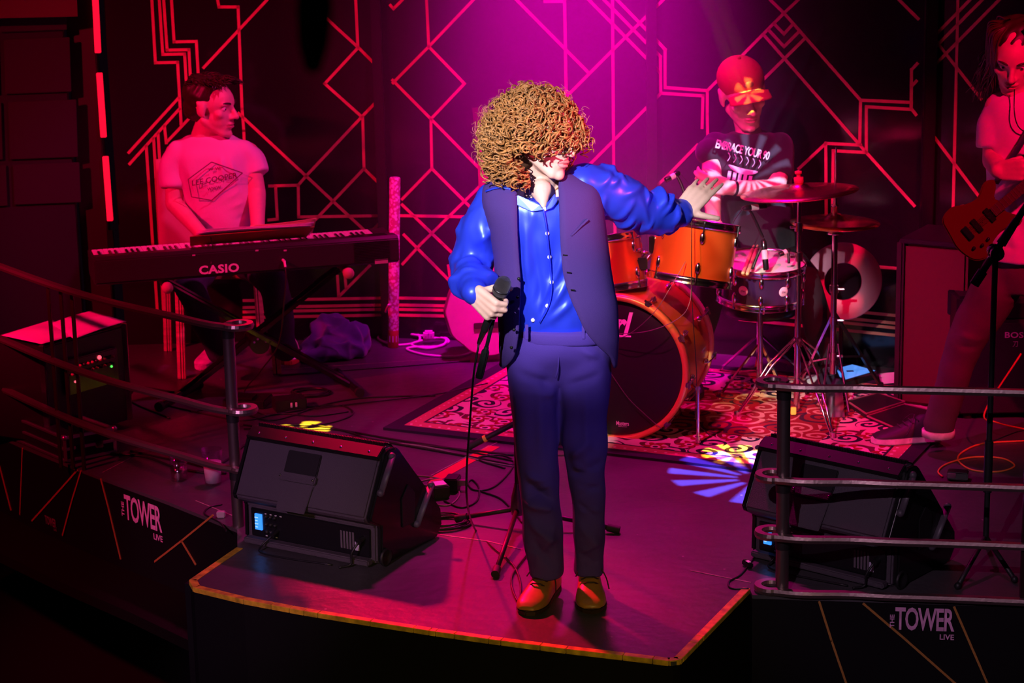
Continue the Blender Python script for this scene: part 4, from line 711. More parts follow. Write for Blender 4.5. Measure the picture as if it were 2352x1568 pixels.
# ---- keyboard player
yk = 9.32; KB = thing('person', 'seated keyboard player in pale printed T-shirt looking to one side', 'person', A(-1.25, 9.3, 0)); HK = rot_to((.93, -.34, -.10), (-.06, .0, 1), D(486, 243, yk-.02), 1.10); sk = 1.03/F*yk
ks = [(D(402, 352, yk), D(400, 468, yk-.03), D(470, 545, yk-.26)), (D(572, 350, yk), D(590, 445, yk-.05), D(592, 536, yk-.28))]; kh, kk, ka = [D(490, 592, yk), D(560, 592, yk)], [D(432, 652, 8.98), D(628, 650, 8.98)], [G(508, 845, .085)+A(0, .03, .05), G(655, 835, .085)+A(0, .03, .05)]
def kbp(b):
    hc = HK[:3, 3]; b.cone(hc+A(-.012, .02, -.06), .056, D(468, 318, yk), .058, 16); b.cone(D(470, 345, yk), .07, D(500, 450, yk), .11, 14); b.cone(D(500, 450, yk), .11, D(520, 570, yk), .11, 14); b.cone(D(425, 358, yk), .042, D(552, 356, yk), .042)
    for (s, e, w_), sd in zip(ks, (1, -1)):
        b.cone(s, .044, e, .040); b.cone(e, .040, w_, .028); hand(b, w_, (.15*sd, -1, -.12), (sd*1., .2, 0), (0, -.2, -1), 24, 14)
    for h, k, a in zip(kh, kk, ka): b.cone(h, .07, k, .05); b.cone(k, .046, a, .035)
person_body(KB, kbp, HK); eyes(KB, HK, .0)
def ktee(b):
    r = lambda py, cx, hw, dr: (D(cx, py, yk), hw*sk, dr)
    rings(b, [r(572, 522, 72, .12), r(520, 518, 76, .125), r(460, 510, 82, .118), r(400, 500, 88, .112), r(358, 490, 92, .098), r(336, 486, 84, .08), r(318, 478, 60, .068), r(309, 474, 46, .062)], p=2.1); b.cone(D(408, 362, yk), .055, D(450, 332, yk), .05); b.cone(D(566, 358, yk), .052, D(520, 332, yk), .05)
    limb(b, [D(412, 352, yk), D(398, 385, yk), D(399, 432, yk-.02)], [.060, .064, .062], end=False); limb(b, [D(560, 350, yk), D(578, 372, yk), D(591, 402, yk-.02)], [.058, .062, .060], end=False)
g = np.random.default_rng(5); kcl = cr([(520, 330, 545, 420, .009), (535, 330, 560, 430, -.008), (550, 335, 572, 420, .009), (505, 345, 515, 430, .006), (470, 500, 545, 470, .010), (465, 525, 550, 500, -.010), (475, 545, 550, 530, .010), (480, 480, 540, 445, .007), (430, 380, 440, 430, .006), (575, 350, 600, 385, .007)], yk-.10)
tee = cloth(KB, 'shirt', ktee, TEEW, [(c, d, l, w_*.85, h_*1.5) for c, d, l, w_, h_ in kcl], it=8)
# print on the chest: a lozenge outline with lettering
pn = nrm(A(.08, -1, .05)); p0 = D(495, 420, yk-.122); INK = mat('faded_ink', (.16, .06, .08), .8); b = MB()
loz = [(432, 412), (486, 372), (557, 397), (486, 460), (440, 452)]; Q = [PL(*p, p0, pn)+pn*.001 for p in loz]
for i in range(5): b.bar(Q[i], Q[(i+1) % 5], .004, .0015, up=pn)
xd = nrm(PL(543, 402, p0, pn)-PL(443, 420, p0, pn)); lettering(b, 'LEE COOPER', PL(493, 411, p0, pn)+pn*.001, xd, A(0, 0, 1), .195, .024, offset=.012, lift=.001)
lettering(b, 'w w', PL(492, 388, p0, pn), xd, A(0, 0, 1), .05, .012); lettering(b, 'www', PL(492, 432, p0, pn), xd, A(0, 0, 1), .06, .014); b.build('print', INK, tee)
cloth(KB, 'trousers', lambda b: (rings(b, [(D(524, 600, yk), .14, .11), (D(522, 570, yk), .135, .105), (D(520, 556, yk), .13, .10)]), [(limb(b, [h, (h+k)/2+A(0, 0, .012), k], [.085, .08, .066]), limb(b, [k, (k+a)/2+A(0, .01, 0), a], [.064, .062, .056])) for h, k, a in zip(kh, kk, ka)]), JEANS, noise=.004, nf=45)
shoe(KB, 'shoe', G(512, 822)+A(0, .05, 0), A(-.28, -1, 0), SNKW, SNKW, SNKW, .28, True); shoe(KB, 'shoe', G(645, 812)+A(0, .05, 0), A(.25, -1, 0), SNKW, SNKR, SNKW, .28, True)
g = np.random.default_rng(21)
def kgen(i):
    a = g.uniform(-1, 1); f = g.uniform(-.1, .075); p = A(a*.062, f, .122-.35*(f-.0)**2*3-abs(a)*.028+g.uniform(-.012, .0)); return p, A(a*.5, .35, .6+g.normal()*.15), A(a*.4+g.normal()*.3, .8, -.5), g.uniform(.022, .046), g.uniform(.0022, .0042)
short_hair(KB, HK, 420, kgen)
# ---- drummer
yd = 8.92; DR = thing('person', 'seated drummer in red cap and black printed T-shirt looking down', 'person', A(1.02, 8.95, 0)); HD = rot_to((.22, -.92, -.30), (-.16, .0, 1), D(1706, 214, yd-.02), 1.16); sdm = 1.03/F*yd
dsR, deR, dwR = D(1640, 335, yd), D(1634, 428, yd-.10), D(1640, 512, yd-.30); dsL, deL, dwL = D(1796, 338, yd), D(1780, 436, yd-.12), D(1672, 431, yd-.22)
def drp(b):
    hc = HD[:3, 3]; b.cone(hc+A(.0, .05, -.06), .046, D(1722, 312, yd+.02), .054, 16); b.cone(D(1722, 335, yd), .08, D(1735, 450, yd), .11, 14); b.cone(D(1735, 450, yd), .11, D(1745, 560, yd), .12, 14); b.cone(D(1660, 338, yd), .05, D(1780, 338, yd), .05)
    b.cone(dsR, .05, deR, .042); b.cone(deR, .042, dwR, .03); b.cone(dsL, .05, deL, .043); b.cone(deL, .044, dwL, .03)
    hand(b, dwL, (-.97, -.12, .26), (-.1, -.3, 1), (.1, .95, .3), (34, 36, 38, 40), 20, tdir=(-.8, .1, .5), s=1.05); hand(b, dwR, (.1, -.6, -.8), (.9, -.2, .3), (0, .7, -.7), 30, 20)
    for h, k, f_ in ((D(1705, 590, yd), D(1640, 650, 8.68), A(.74, 8.80, .08)), (D(1785, 590, yd), D(1850, 650, 8.70), A(1.32, 8.80, .08))): b.cone(h, .06, k, .045); b.cone(k, .042, f_, .032)
person_body(DR, drp, HD); eyes(DR, HD)
def dtee(b):
    r = lambda py, cx, hw, dr: (D(cx, py, yd), hw*sdm, dr)
    rings(b, [r(590, 1748, 80, .13), r(530, 1746, 78, .13), r(470, 1738, 82, .13), r(410, 1728, 88, .125), r(355, 1720, 92, .11), r(330, 1720, 82, .095), r(312, 1720, 58, .078), r(302, 1721, 44, .07)])
    limb(b, [D(1648, 338, yd), D(1630, 350, yd-.02), D(1632, 345, yd-.04)], [.06, .06, .058]); limb(b, [dsR+A(.01, 0, 0), dsR*.6+deR*.4], [.062, .060], end=False); limb(b, [dsL-A(.01, 0, 0), dsL*.5+deL*.5, dsL*.32+deL*.68], [.064, .068, .066], end=False)
tee = cloth(DR, 'shirt', dtee, TEEB, cr([(1760, 330, 1790, 420, .008), (1690, 400, 1710, 460, .006), (1700, 480, 1790, 500, .008), (1690, 520, 1790, 540, -.008)], yd-.11))
pn = nrm(A(.02, -1, .12)); p0 = D(1710, 360, yd-.128); b = MB(); xd = nrm(PL(1765, 356, p0, pn)-PL(1655, 330, p0, pn)); yd_ = nrm(np.cross(pn, xd)*-1); yd_ = yd_ if yd_[2] > 0 else -yd_
lettering(b, 'EMBRACE YOUR 90', PL(1706, 344, p0, pn), xd, yd_, .225, .036, offset=.022, lift=.002, spacing=.9); b.build('lettering', WHITE, tee)
b = MB(); c_ = PL(1706, 390, p0, pn); b.prism([c_+xd*(.062*math.cos(a))+yd_*(.012*math.sin(a)+.006*math.cos(a*2)) for a in np.linspace(0, 6.28, 24)[:-1]], pn*.003)
for i in range(6):
    k = c_+xd*(-.07+i*.026)+yd_*.02+pn*.002; b.tube(smooth_path([k, k+yd_*.02+xd*.006, k+yd_*.034-xd*.005, k+yd_*.03+xd*.002]), .0016, 6)
for i in range(5): b.bar(c_+xd*(-.05+i*.022)-yd_*.016, c_+xd*(-.048+i*.022)-yd_*.05, .014, .002, up=pn)
b.build('print', mat('print_pale_blue', (.6, .6, .75), .7), tee)
cloth(DR, 'trousers', lambda b: (rings(b, [(D(1748, 620, yd), .155, .13), (D(1748, 580, yd), .15, .12), (D(1747, 560, yd), .14, .11)]), [(limb(b, [h, (h+k)/2, k], [.09, .085, .07]), limb(b, [k, (k+f_)/2, f_], [.066, .062, .055])) for h, k, f_ in ((D(1705, 590, yd), D(1640, 650, 8.68), A(.74, 8.80, .10)), (D(1785, 590, yd), D(1850, 650, 8.70), A(1.32, 8.80, .10)))]), mat('black_trousers', (.02, .016, .022), .8))
for x in (.74, 1.32): shoe(DR, 'shoe', A(x, 8.86, 0), A(.0, -1, 0), SNKB, SNKB, SNKB, .27, True, z=.012)
MB().lathe([(.031, -.006), (.034, -.005), (.034, .005), (.031, .006)], dwL*.88+deL*.12, deL-dwL, 20, closed=True).build('wristband', GLOSSB, DR)
CAPM = mat('red_cap', (.42, .03, .05), .75, bump=.2, bscale=300); b = MB(HD); b.ell((0, -.018, .052), (.083, .102, .076), n=30); b.cyl((0, -.018, .02), (0, -.018, .05), .0, n=8) if 0 else None
me, V, lap = remesh(b, .004, 3); cap = finish('cap', me, V, CAPM, DR)
P = np.array([[[math.sin(a)*(.078+.004*t), .055+math.cos(a)*.03+t*(.055*math.cos(a*.75)), .036+.012*math.cos(a)-t*.016-abs(math.sin(a))**2*.012] for a in np.linspace(-1.25, 1.25, 21)] for t in np.linspace(0, 1, 7)]); b = MB(HD); b.grid(P); br = b.build('brim', CAPM, cap); md = br.modifiers.new('thickness', 'SOLIDIFY'); md.thickness = .004
b = MB(HD); b.ell((0, -.018, .13), .007, n=8); b.build('top_button', CAPM, cap)
b = MB(HD); b.ell((0.0, .078, .068), (.018, .006, .014), n=12); b.build('badge', mat('cap_badge', (.25, .1, .1), .5), cap)
# throne
t = thing('drum_stool', 'round black stool under the drummer', 'stool', A(1.06, 8.98, 0)); o_ = A(D(1748, 620, yd)[0], yd+.03, 0); zt = D(1748, 628, yd)[2]-.11; MB().lathe([(0, zt-.07), (.15, zt-.07), (.165, zt-.05), (.165, zt-.015), (.15, zt), (0, zt)], o_, upv, 32).build('seat', mat('black_vinyl', (.015, .013, .015), .35), t); MB().cyl(o_+upv*.1, o_+upv*(zt-.07), .014, n=12).build('column', CHROME, t)
for i in range(3): a = i*2.09+.4; MB().bar(o_+upv*.2, o_+A(.2*math.cos(a), .2*math.sin(a), .012), .02, .008).build('leg', CHROME, t)
# ---- guitarist at the right edge
yg = 7.80; GT = thing('person', 'long-haired guitarist in pale T-shirt and dark jeans at right edge', 'person', A(1.85, 7.85, 0)); HG = rot_to((-.25, -.80, -.42), (.05, 0, 1), D(2330, 128, yg-.03), 1.06); sg = 1.03/F*yg
gs, ge, gw = D(2290, 245, yg), D(2281, 368, yg-.02), D(2292, 392, yg-.22); hpL, knL, anL = D(2310, 625, yg), D(2216, 785, 7.80), G(2158, 985, .10)+A(0, .02, 0)
gs2, ge2, gw2 = D(2455, 245, yg), D(2490, 360, yg-.04), D(2440, 350, yg-.28)
def gtp(b):
    hc = HG[:3, 3]; b.cone(hc+A(.01, .03, -.06), .054, D(2358, 215, yg), .056, 16); b.cone(D(2368, 240, yg), .08, D(2375, 400, yg), .11, 14); b.cone(D(2375, 400, yg), .11, D(2372, 600, yg), .11, 14); b.cone(D(2300, 245, yg), .048, D(2440, 245, yg), .048)
    b.cone(gs, .046, ge, .04); b.cone(ge, .04, gw, .028); hand(b, gw, (.75, -.55, .1), (.4, -.3, .8), (.35, .8, -.2), (28, 34, 40, 44), 20, tdir=(.85, -.1, .35)); b.cone(gs2, .046, ge2, .04); b.cone(ge2, .04, gw2, .028); hand(b, gw2, (-.5, -.5, .5), (-.3, .3, .8), (-.3, .8, .3), 50, 25)
    b.cone(hpL, .075, knL, .052); b.cone(knL, .048, anL, .034); b.cone(D(2415, 620, yg), .075, A(2.16, 7.85, .42), .052); b.cone(A(2.16, 7.85, .42), .05, A(2.22, 7.95, .09), .034)
person_body(GT, gtp, HG); eyes(GT, HG)
def gtee(b):
    r = lambda py, cx, hw, dr: (D(cx, py, yg), hw*sg, dr)
    rings(b, [r(590, 2362, 100, .145), r(540, 2362, 98, .14), r(460, 2366, 98, .135), r(380, 2370, 100, .13), r(300, 2370, 104, .12), r(245, 2366, 102, .105), r(220, 2364, 74, .085), r(206, 2362, 50, .07)])
    limb(b, [D(2300, 245, yg), D(2284, 290, yg), D(2282, 338, yg-.01)], [.06, .068, .064], end=False); limb(b, [D(2440, 245, yg), D(2465, 290, yg), D(2480, 330, yg-.01)], [.06, .068, .064], end=False)
cloth(GT, 'shirt', gtee, TEEW, cr([(2285, 250, 2275, 330, .008), (2300, 260, 2300, 340, -.007), (2310, 450, 2330, 560, .010), (2335, 440, 2345, 560, -.010), (2300, 500, 2290, 560, .008), (2280, 560, 2350, 575, -.006)], yg-.12))
cloth(GT, 'trousers', lambda b: (rings(b, [(D(2370, 665, yg), .15, .12), (D(2368, 620, yg), .155, .12), (D(2368, 585, yg), .145, .115)]), limb(b, [hpL, (hpL+knL)/2, knL], [.092, .088, .072]), limb(b, [knL, (knL+anL)/2, anL], [.070, .064, .058]), limb(b, [D(2415, 620, yg), A(2.16, 7.85, .42), A(2.22, 7.95, .11)], [.092, .072, .055])), mat('red_brown_jeans', (.09, .055, .075), .85, bump=.3, bscale=400, var=.2), cr([(2180, 765, 2250, 780, .010), (2175, 795, 2245, 800, -.009), (2120, 935, 2190, 950, .010), (2125, 955, 2180, 968, -.009), (2270, 680, 2330, 690, .008), (2130, 915, 2195, 925, -.008)], yg-.07), noise=.003)
shoe(GT, 'shoe', G(2160, 1018)+A(0, .01, 0), A(-1, -.10, 0), SNKB, SNKW, SNKB, .27, True, z=.012); shoe(GT, 'shoe', A(2.2, 8.0, 0), A(-.1, -1, 0), SNKB, SNKW, SNKB, .27, True)
MB().lathe([(.052, -.014), (.062, -.012), (.062, .012), (.052, .014)], anL+A(0, 0, -.02), (0, 0, 1), 20, closed=True).build('sock', SNKW, GT)
b = MB(HG); b.ell((0, -.03, .04), (.084, .098, .086), n=24); b.ell((0, -.065, -.04), (.085, .05, .09), n=18); me, V, lap = remesh(b, .006, 4); N = normals(me, V); V += N*(.002*wav(V, 150, 2))[:, None]; hg = finish('hair', me, V, HAIRD, GT); g = np.random.default_rng(31); sp = []
for i in range(520):
    a = g.uniform(-2.6, 2.6); ca, sa = math.cos(a), math.sin(a)
    if ca > .82: continue
    top = A(.045*sa, .05*ca*.6+.0, .125); side = A(.094*sa, max(-.1, .10*ca-.02), -.02+g.normal()*.02); end = A(.104*sa*g.uniform(.8, 1.25), .06*ca-.035, -.17+g.uniform(-.06, .06)); P = smooth_path([top, top*.45+side*.55+A(.02*sa, .012*ca, .035), side, side*.5+end*.5+g.normal(size=3)*.012, end+g.normal(size=3)*.015], 5)
    sp.append((P @ HG[:3, :3].T+HG[:3, 3], np.linspace(.0038, .001, len(P))*g.uniform(.6, 1.2)))
strands('hair_locks', sp, mat('brown_hair', (.06, .025, .018), .35), hg)
MB().tube(smooth_path([D(2330, 205, yg-.10), D(2330, 260, yg-.135), D(2340, 292, yg-.14), D(2360, 300, yg-.14), D(2385, 270, yg-.135), D(2395, 215, yg-.1)]), .0022, 6).build('necklace', GLOSSB, GT)
# ---- electric guitar hanging in front of him
gc = D(2266, 500, yg-.24); gx = nrm(D(2352, 415, yg-.25)-D(2262, 490, yg-.24)); gn = nrm(A(-.15, -.95, .25)); M = xf(gc, gx, np.cross(gn, gx)); M[:3, :3] *= .72; gt = thing('electric_guitar', 'red electric guitar held by the long-haired player at right edge', 'guitar', gc)
ol = [(-.19, .06), (-.17, .13), (-.10, .15), (-.03, .115), (.03, .105), (.10, .14), (.145, .12), (.13, .085), (.09, .05), (.10, .02), (.09, -.03), (.11, -.07), (.13, -.11), (.09, -.13), (.02, -.10), (-.05, -.11), (-.12, -.15), (-.18, -.12), (-.205, -.03)]
b = MB(M); b.prism([(p[0], p[1], -.02) for p in smooth_path(np.array(ol+ol[:1]), 4)[:-1]], (0, 0, .04)); gb = b.build('guitar_body', mat('guitar_red', (.09, .01, .01), .2, coat=.7), gt, bevel=.005)
b = MB(M); b.box((.30, 0, .022), (.44, .045, .02)); nk = b.build('neck', mat('neck_wood', (.35, .16, .06), .4), gt, bevel=.006); b = MB(M); b.box((.28, 0, .0345), (.48, .05, .006)); fb = b.build('fretboard', mat('rosewood', (.05, .02, .012), .4), gt)
b = MB(M)
for i in range(20): b.box((.05+.46*(1-.944**i), 0, .0382), (.002, .05, .0025))
b.build('frets', STEEL, fb)
for i in range(6): b = MB(M); b.cyl((-.115, -.018+i*.0072, .034), (.52, -.016+i*.0064, .040), .0007, n=5); b.build('string', STEEL, gt)
b = MB(M); b.box((-.115, 0, .028), (.03, .07, .014)); b.build('bridge', CHROME, gt, bevel=.002)
for x in (-.06, .02): b = MB(M); b.box((x, 0, .025), (.028, .075, .012)); b.build('pickup', GLOSSB, gt, bevel=.002)
for x, y in ((-.1, -.09), (-.14, -.075), (-.06, -.085)): b = MB(M); b.lathe([(.0, .016), (.007, .015), (.009, 0)], (x, y, .02), (0, 0, 1), 12); b.build('knob', GLOSSB, gt)
b = MB(M); b.prism([(.52, -.03, .012), (.62, -.045, .006), (.68, -.02, .004), (.66, .03, .006), (.54, .03, .012)], (0, 0, .014)); b.build('headstock', MATS['guitar_red'], gt, bevel=.003)
b = MB(); b.tube(smooth_path([(M@A(.14, .10, .0, 1))[:3], D(2345, 330, yg-.2), D(2385, 260, yg-.155), D(2410, 222, yg-.06), D(2412, 215, yg+.05)]), .022, 8, flat=(1, .12)); b.build('strap', BLACK, gt)
b = MB(); j = D(2212, 545, yg-.2); b.cyl(D(2236, 552, yg-.22), j, .006, n=8); b.build('jack_plug', CHROME, gt)
ORANGE = mat('orange_cable', (.75, .22, .05), .5)
tag(MB().tube(smooth_path([j, D(2190, 538, yg-.2), D(2174, 512, yg-.2), D(2185, 484, yg-.2), D(2212, 472, yg-.2), D(2240, 475, yg-.15)], 8), .0035, 8).build('guitar_lead', ORANGE, None, loc=j), 'orange lead looping out of the guitar jack at hip height', 'cable')
# ================================================================== keyboard corner
zk = .57; kL, kR = G(220, 660, zk), G(918, 605, zk); kx = nrm(kR-kL); KL = np.linalg.norm(kR-kL); ky = nrm(np.cross(upv, kx)); KM = xf(kL, kx, ky); KBD = thing('keyboard', 'long black digital piano seen from behind with its white keys showing', 'keyboard', kL)
KBLK = mat('keyboard_black', (.02, .014, .018), .4, bump=.1, bscale=300)
b = MB(KM); b.prism([(0, 0, .012), (0, -.0, .105), (0, .02, .118), (0, .10, .112), (0, .105, .075), (0, .27, .070), (0, .28, .02), (0, .26, 0), (0, .03, 0)], (KL, 0, 0)); kb = b.build('case', KBLK, KBD, bevel=.004)
for x0, w_ in ((0, .012), (KL-.07, .07)): b = MB(KM); b.box((x0+w_/2, .19, .085), (w_, .17, .035)); b.build('end_block', KBLK, KBD, bevel=.004)
x0, x1 = .014, KL-.072; kw = (x1-x0)/52; wk = bk = None
for i in range(52):
    if wk is None: b = MB(); b.box((0, 0, 0), (kw-.0012, .150, .020)); wk = b.build('white_key', mat('white_key', (.8, .78, .76), .3), KBD, bevel=.0015, seg=1); wk.data.transform(Matrix.Translation(ORG[KBD.name])); o = wk
    else: o = wk.copy(); COL.objects.link(o)
    o.matrix_basis = Matrix(KM.tolist()); p = KM @ A(x0+kw*(i+.5), .185, .092, 1); o.location = Vector(p[:3]-kL)
    if i < 51 and (i % 7) in (0, 2, 3, 5, 6):
        if bk is None: b = MB(); b.box((0, 0, 0), (kw*.5, .085, .016)); bk = b.build('black_key', GLOSSB, KBD, bevel=.002, seg=1); bk.data.transform(Matrix.Translation(ORG[KBD.name])); o = bk
        else: o = bk.copy(); COL.objects.link(o)
        o.matrix_basis = Matrix(KM.tolist()); p = KM @ A(x0+kw*(i+1), .150, .1005, 1); o.location = Vector(p[:3]-kL)
bp_ = (kL, -ky); b = MB(); lettering(b, 'CASIO', PL(503, 617, *bp_), kx, upv, .162, .036, offset=.035, spacing=1.05, lift=.002); b.build('lettering', WHITE, kb)
for i in range(13): b = MB(KM); z_ = .022+i*.0065; b.box((KL-.115, -.001, z_), (.15, .004, .0026)); b.build('grille_rib', GLOSSB, KBD)
for i in range(12): b = MB(KM); b.box((KL-.115, .03+i*.006, .117-i*.0004), (.15, .0025, .004)); b.build('grille_rib', GLOSSB, KBD)
b = MB(); c_ = PL(876, 600, *bp_); b.box(c_-ky*.001, (.055, .002, .018), KM[:3, :3]); lb = b.build('rating_label', mat('label_dim', (.5, .4, .45), .6), kb)
for px in (445, 590, 655): b = MB(); c_ = PL(px, 586 if px < 500 else 575, *bp_); b.box(c_-ky*.001, (.012, .002, .006), KM[:3, :3]); b.build('socket_mark', mat('label_dim', (1, 1, 1)), kb)
jk = PL(650, 597, *bp_); b = MB(); b.cyl(jk+ky*.01, jk-ky*.035, .006, n=10); b.cyl(jk-ky*.035, jk-ky*.05-upv*.02, .005, n=8); b.build('jack_plug', mat('plug_pale', (.7, .6, .6), .3), KBD)
tag(MB().tube(smooth_path([jk-ky*.05-upv*.02, D(657, 640, 8.6), D(652, 700, 8.62), D(640, 790, 8.7), D(600, 850, 8.75), G(560, 905, .006), G(600, 950, .006), G(700, 940, .006), G(830, 925, .006), G(1000, 905, .006), G(1120, 880, .02)], 8), .0032, 8).build('keyboard_lead', CABLE, None, loc=jk), 'thin lead dropping from the back of the digital piano to the floor', 'cable')
# music folder and loose pages lying on the keyboard
fo = thing('music_folder', 'brown card music folder lying open on top of the digital piano', 'folder', G(575, 548, .7)); u0_, u1_ = .40, .40+.50
def kp(u, d, z): return (KM @ A(u, d, z, 1))[:3]
b = MB(); b.prism([kp(u0_, .135, .112), kp(u1_-.02, .135, .112), kp(u1_, .05, .168), kp(u0_-.01, .05, .166)], (0, 0, .004)); b.build('back_board', mat('brown_card', (.6, .3, .11), .7, var=.1), fo, bevel=.001)
for k, (dz, m_) in enumerate(((.010, PAPER), (.016, PAPER), (.021, mat('page_yellow_lit', (.8, .72, .3), .8)))):  # yellow light on the pages is painted as the last page's colour
    P = [[kp(u0_+.015+(u1_-u0_-.03)*u+.012*k, .145-.105*v+.004*k, .116+(.066+.008*k)*v+dz*.5*(.5+.5*u)*(.35+.65*math.sin(u*5+k))) for u in np.linspace(.0 if k < 2 else .42, 1, 16)] for v in np.linspace(0, 1, 6)]; b = MB(); b.grid(P); o = b.build('page', m_, fo); md = o.modifiers.new('t', 'SOLIDIFY'); md.thickness = .0012
b = MB(); b.cyl(kp(.475, .018, .119), kp(.462, -.002, .06), .002, n=6); b.cyl(kp(.475, .018, .119), kp(.478, .1, .175), .002, n=6); b.build('clip', GLOSSB, fo)
# cross-braced stand
st = thing('keyboard_stand', 'black double-braced folding X stand under the digital piano', 'stand', G(610, 890)); fLft, fRgt = G(412, 908, .02), G(800, 878, .02); tl, tr_ = kp(.28, .14, -.02), kp(KL-.22, .14, -.02)
for s in (-.035, .035):
    o_ = ky*s; b = MB(); b.bar(fLft+o_, tr_+o_, .016, .034, up=(0, -1, 0)); b.build('bar', GLOSSB, st, bevel=.003); b = MB(); b.bar(fRgt+o_*1.6, tl+o_*1.6, .016, .034, up=(0, -1, 0)); b.build('bar', GLOSSB, st, bevel=.003)
piv = (fLft+tr_)/2*.0+D(590, 782, (fLft[1]+tr_[1])/2); b = MB(); b.cyl(piv-ky*.08, piv+ky*.08, .04, n=24); b.build('pivot', DARKMET, st)
for i in range(4): a = .5+i*.7; b = MB(); c_ = piv-ky*.081+kx*.028*math.cos(a)+upv*.028*math.sin(a); b.cyl(c_, c_-ky*.004, .005, n=8); b.build('locking_pin', CHROME, st)
for f_ in (fLft, fRgt): b = MB(); d = nrm(A(.35, -1, 0)) if f_ is fRgt else nrm(A(-.35, -1, 0)); b.cyl(f_-d*.17, f_+d*.17, .016, n=12); ft = b.build('foot_tube', GLOSSB, st); 
for f_ in (fLft, fRgt):
    d = nrm(A(.35, -1, 0)) if f_ is fRgt else nrm(A(-.35, -1, 0))
    for s in (-1, 1): b = MB(); b.cyl(f_+d*s*.165, f_+d*s*.185, .02, n=12); b.build('foot_cap', RUBBER, st)
for p in (tl, tr_): b = MB(); b.cyl(p-ky*.15, p+ky*.15, .016, n=12); b.ell(p-ky*.16, .024, n=12); b.build('support_tube', mat('pink_rubber', (.45, .2, .2), .7), st)
# chair
ch = thing('chair', 'wooden chair with pale slab legs under the keyboard player', 'chair', G(510, 830)); LG = [G(418, 870), G(637, 858), G(386, 806), G(602, 796)]
for p in LG: b = MB(); q = p*.94+np.mean(LG, 0)*.06+upv*.43; b.bar(p, q, .014, .036, up=(1, 0, 0)); lg = b.build('leg', WOODP, ch, bevel=.002); b = MB(); b.bar(p-A(0, .019, 0), q-A(0, .019, 0), .003, .003); b.build('groove', GLOSSB, lg)
b = MB(); b.prism([p*A(1, 1, 0)+upv*.43 for p in (LG[0], LG[1], LG[3], LG[2])], upv*.022); b.build('seat', mat('seat_wood', (.30, .12, .07), .5), ch, bevel=.006)
bl_, br_ = LG[2]+upv*.45, LG[3]+upv*.45; P = [[bl_*(1-u)+br_*u+A(0, .04*math.sin(u*3.14)+.04*v, .43*v) for u in np.linspace(-.03, 1.02, 14)] for v in np.linspace(0, 1, 8)]; b = MB(); b.grid(P); o = b.build('backrest', mat('back_pale', (.6, .35, .28), .45), ch); md = o.modifiers.new('t', 'SOLIDIFY'); md.thickness = .014
# dark blue cloth heap
tc_ = G(772, 822); b = MB(); b.ell(tc_+A(0, .05, .05), (.15, .13, .06)); b.ell(tc_+A(-.02, .08, .09), (.10, .09, .08)); b.ell(tc_+A(.07, .06, .06), (.085, .09, .075)); b.ell(tc_+A(-.06, -.02, .03), (.10, .10, .035)); me, V, lap = remesh(b, .006, 6); N = normals(me, V)
V += N*(.030*ridge(V*A(1, 1, 1.8), 30, 3)-.018+.014*ridge(V*A(1, 1, .6), 70, 8))[:, None]; V[:, 2] = np.maximum(V[:, 2], .001); V += .15*lap(V); me.vertices.foreach_set('co', (V-tc_).ravel()); me.materials.append(mat('purple_blue_cloth', (.07, .035, .26), .85, sheen=.3, bump=.2, bscale=300)); me.polygons.foreach_set('use_smooth', [True]*len(me.polygons)); me.name = 'cloth_bundle'; tag(link('cloth_bundle', me, None, tc_), 'crumpled dark purple cloth bundle on the floor behind piano stand', 'cloth')
# printed tube
def tube_mat():
    m = mat('tube_print', (.75, .6, .62), .5); nt = m.node_tree; v = nt.nodes.new('ShaderNodeTexVoronoi'); v.inputs['Scale'].default_value = 70; tc = nt.nodes.new('ShaderNodeTexCoord'); nt.links.new(tc.outputs['Object'], v.inputs[0]); r = nt.nodes.new('ShaderNodeValToRGB'); r.color_ramp.interpolation = 'CONSTANT'; e = r.color_ramp.elements; e[0].color = (.8, .74, .74, 1); e[1].position = .5; e[1].color = (.5, .12, .2, 1); nt.links.new(v.outputs['Distance'], r.inputs[0]); nt.links.new(r.outputs[0], nt.nodes['Principled BSDF'].inputs['Base Color']); return m
t0_, t1_ = G(903, 797), D(907, 408, 9.60); t = thing('tube', 'tall white and pink printed tube standing upright beside wall post', 'tube', t0_); d = nrm(t1_-t0_); L_ = np.linalg.norm(t1_-t0_)
MB().lathe([(.0, L_), (.022, L_), (.0245, L_-.004), (.0245, .085)], t0_, d, 24).build('printed_sleeve', tube_mat(), t); MB().lathe([(.0247, .085), (.0247, .004), (.022, 0), (0, 0)], t0_, d, 24).build('red_end', mat('tube_red', (.6, .05, .04), .5), t); MB().lathe([(.0252, .03), (.0252, .06)], t0_, d, 10).build('white_label', WHITE, t)
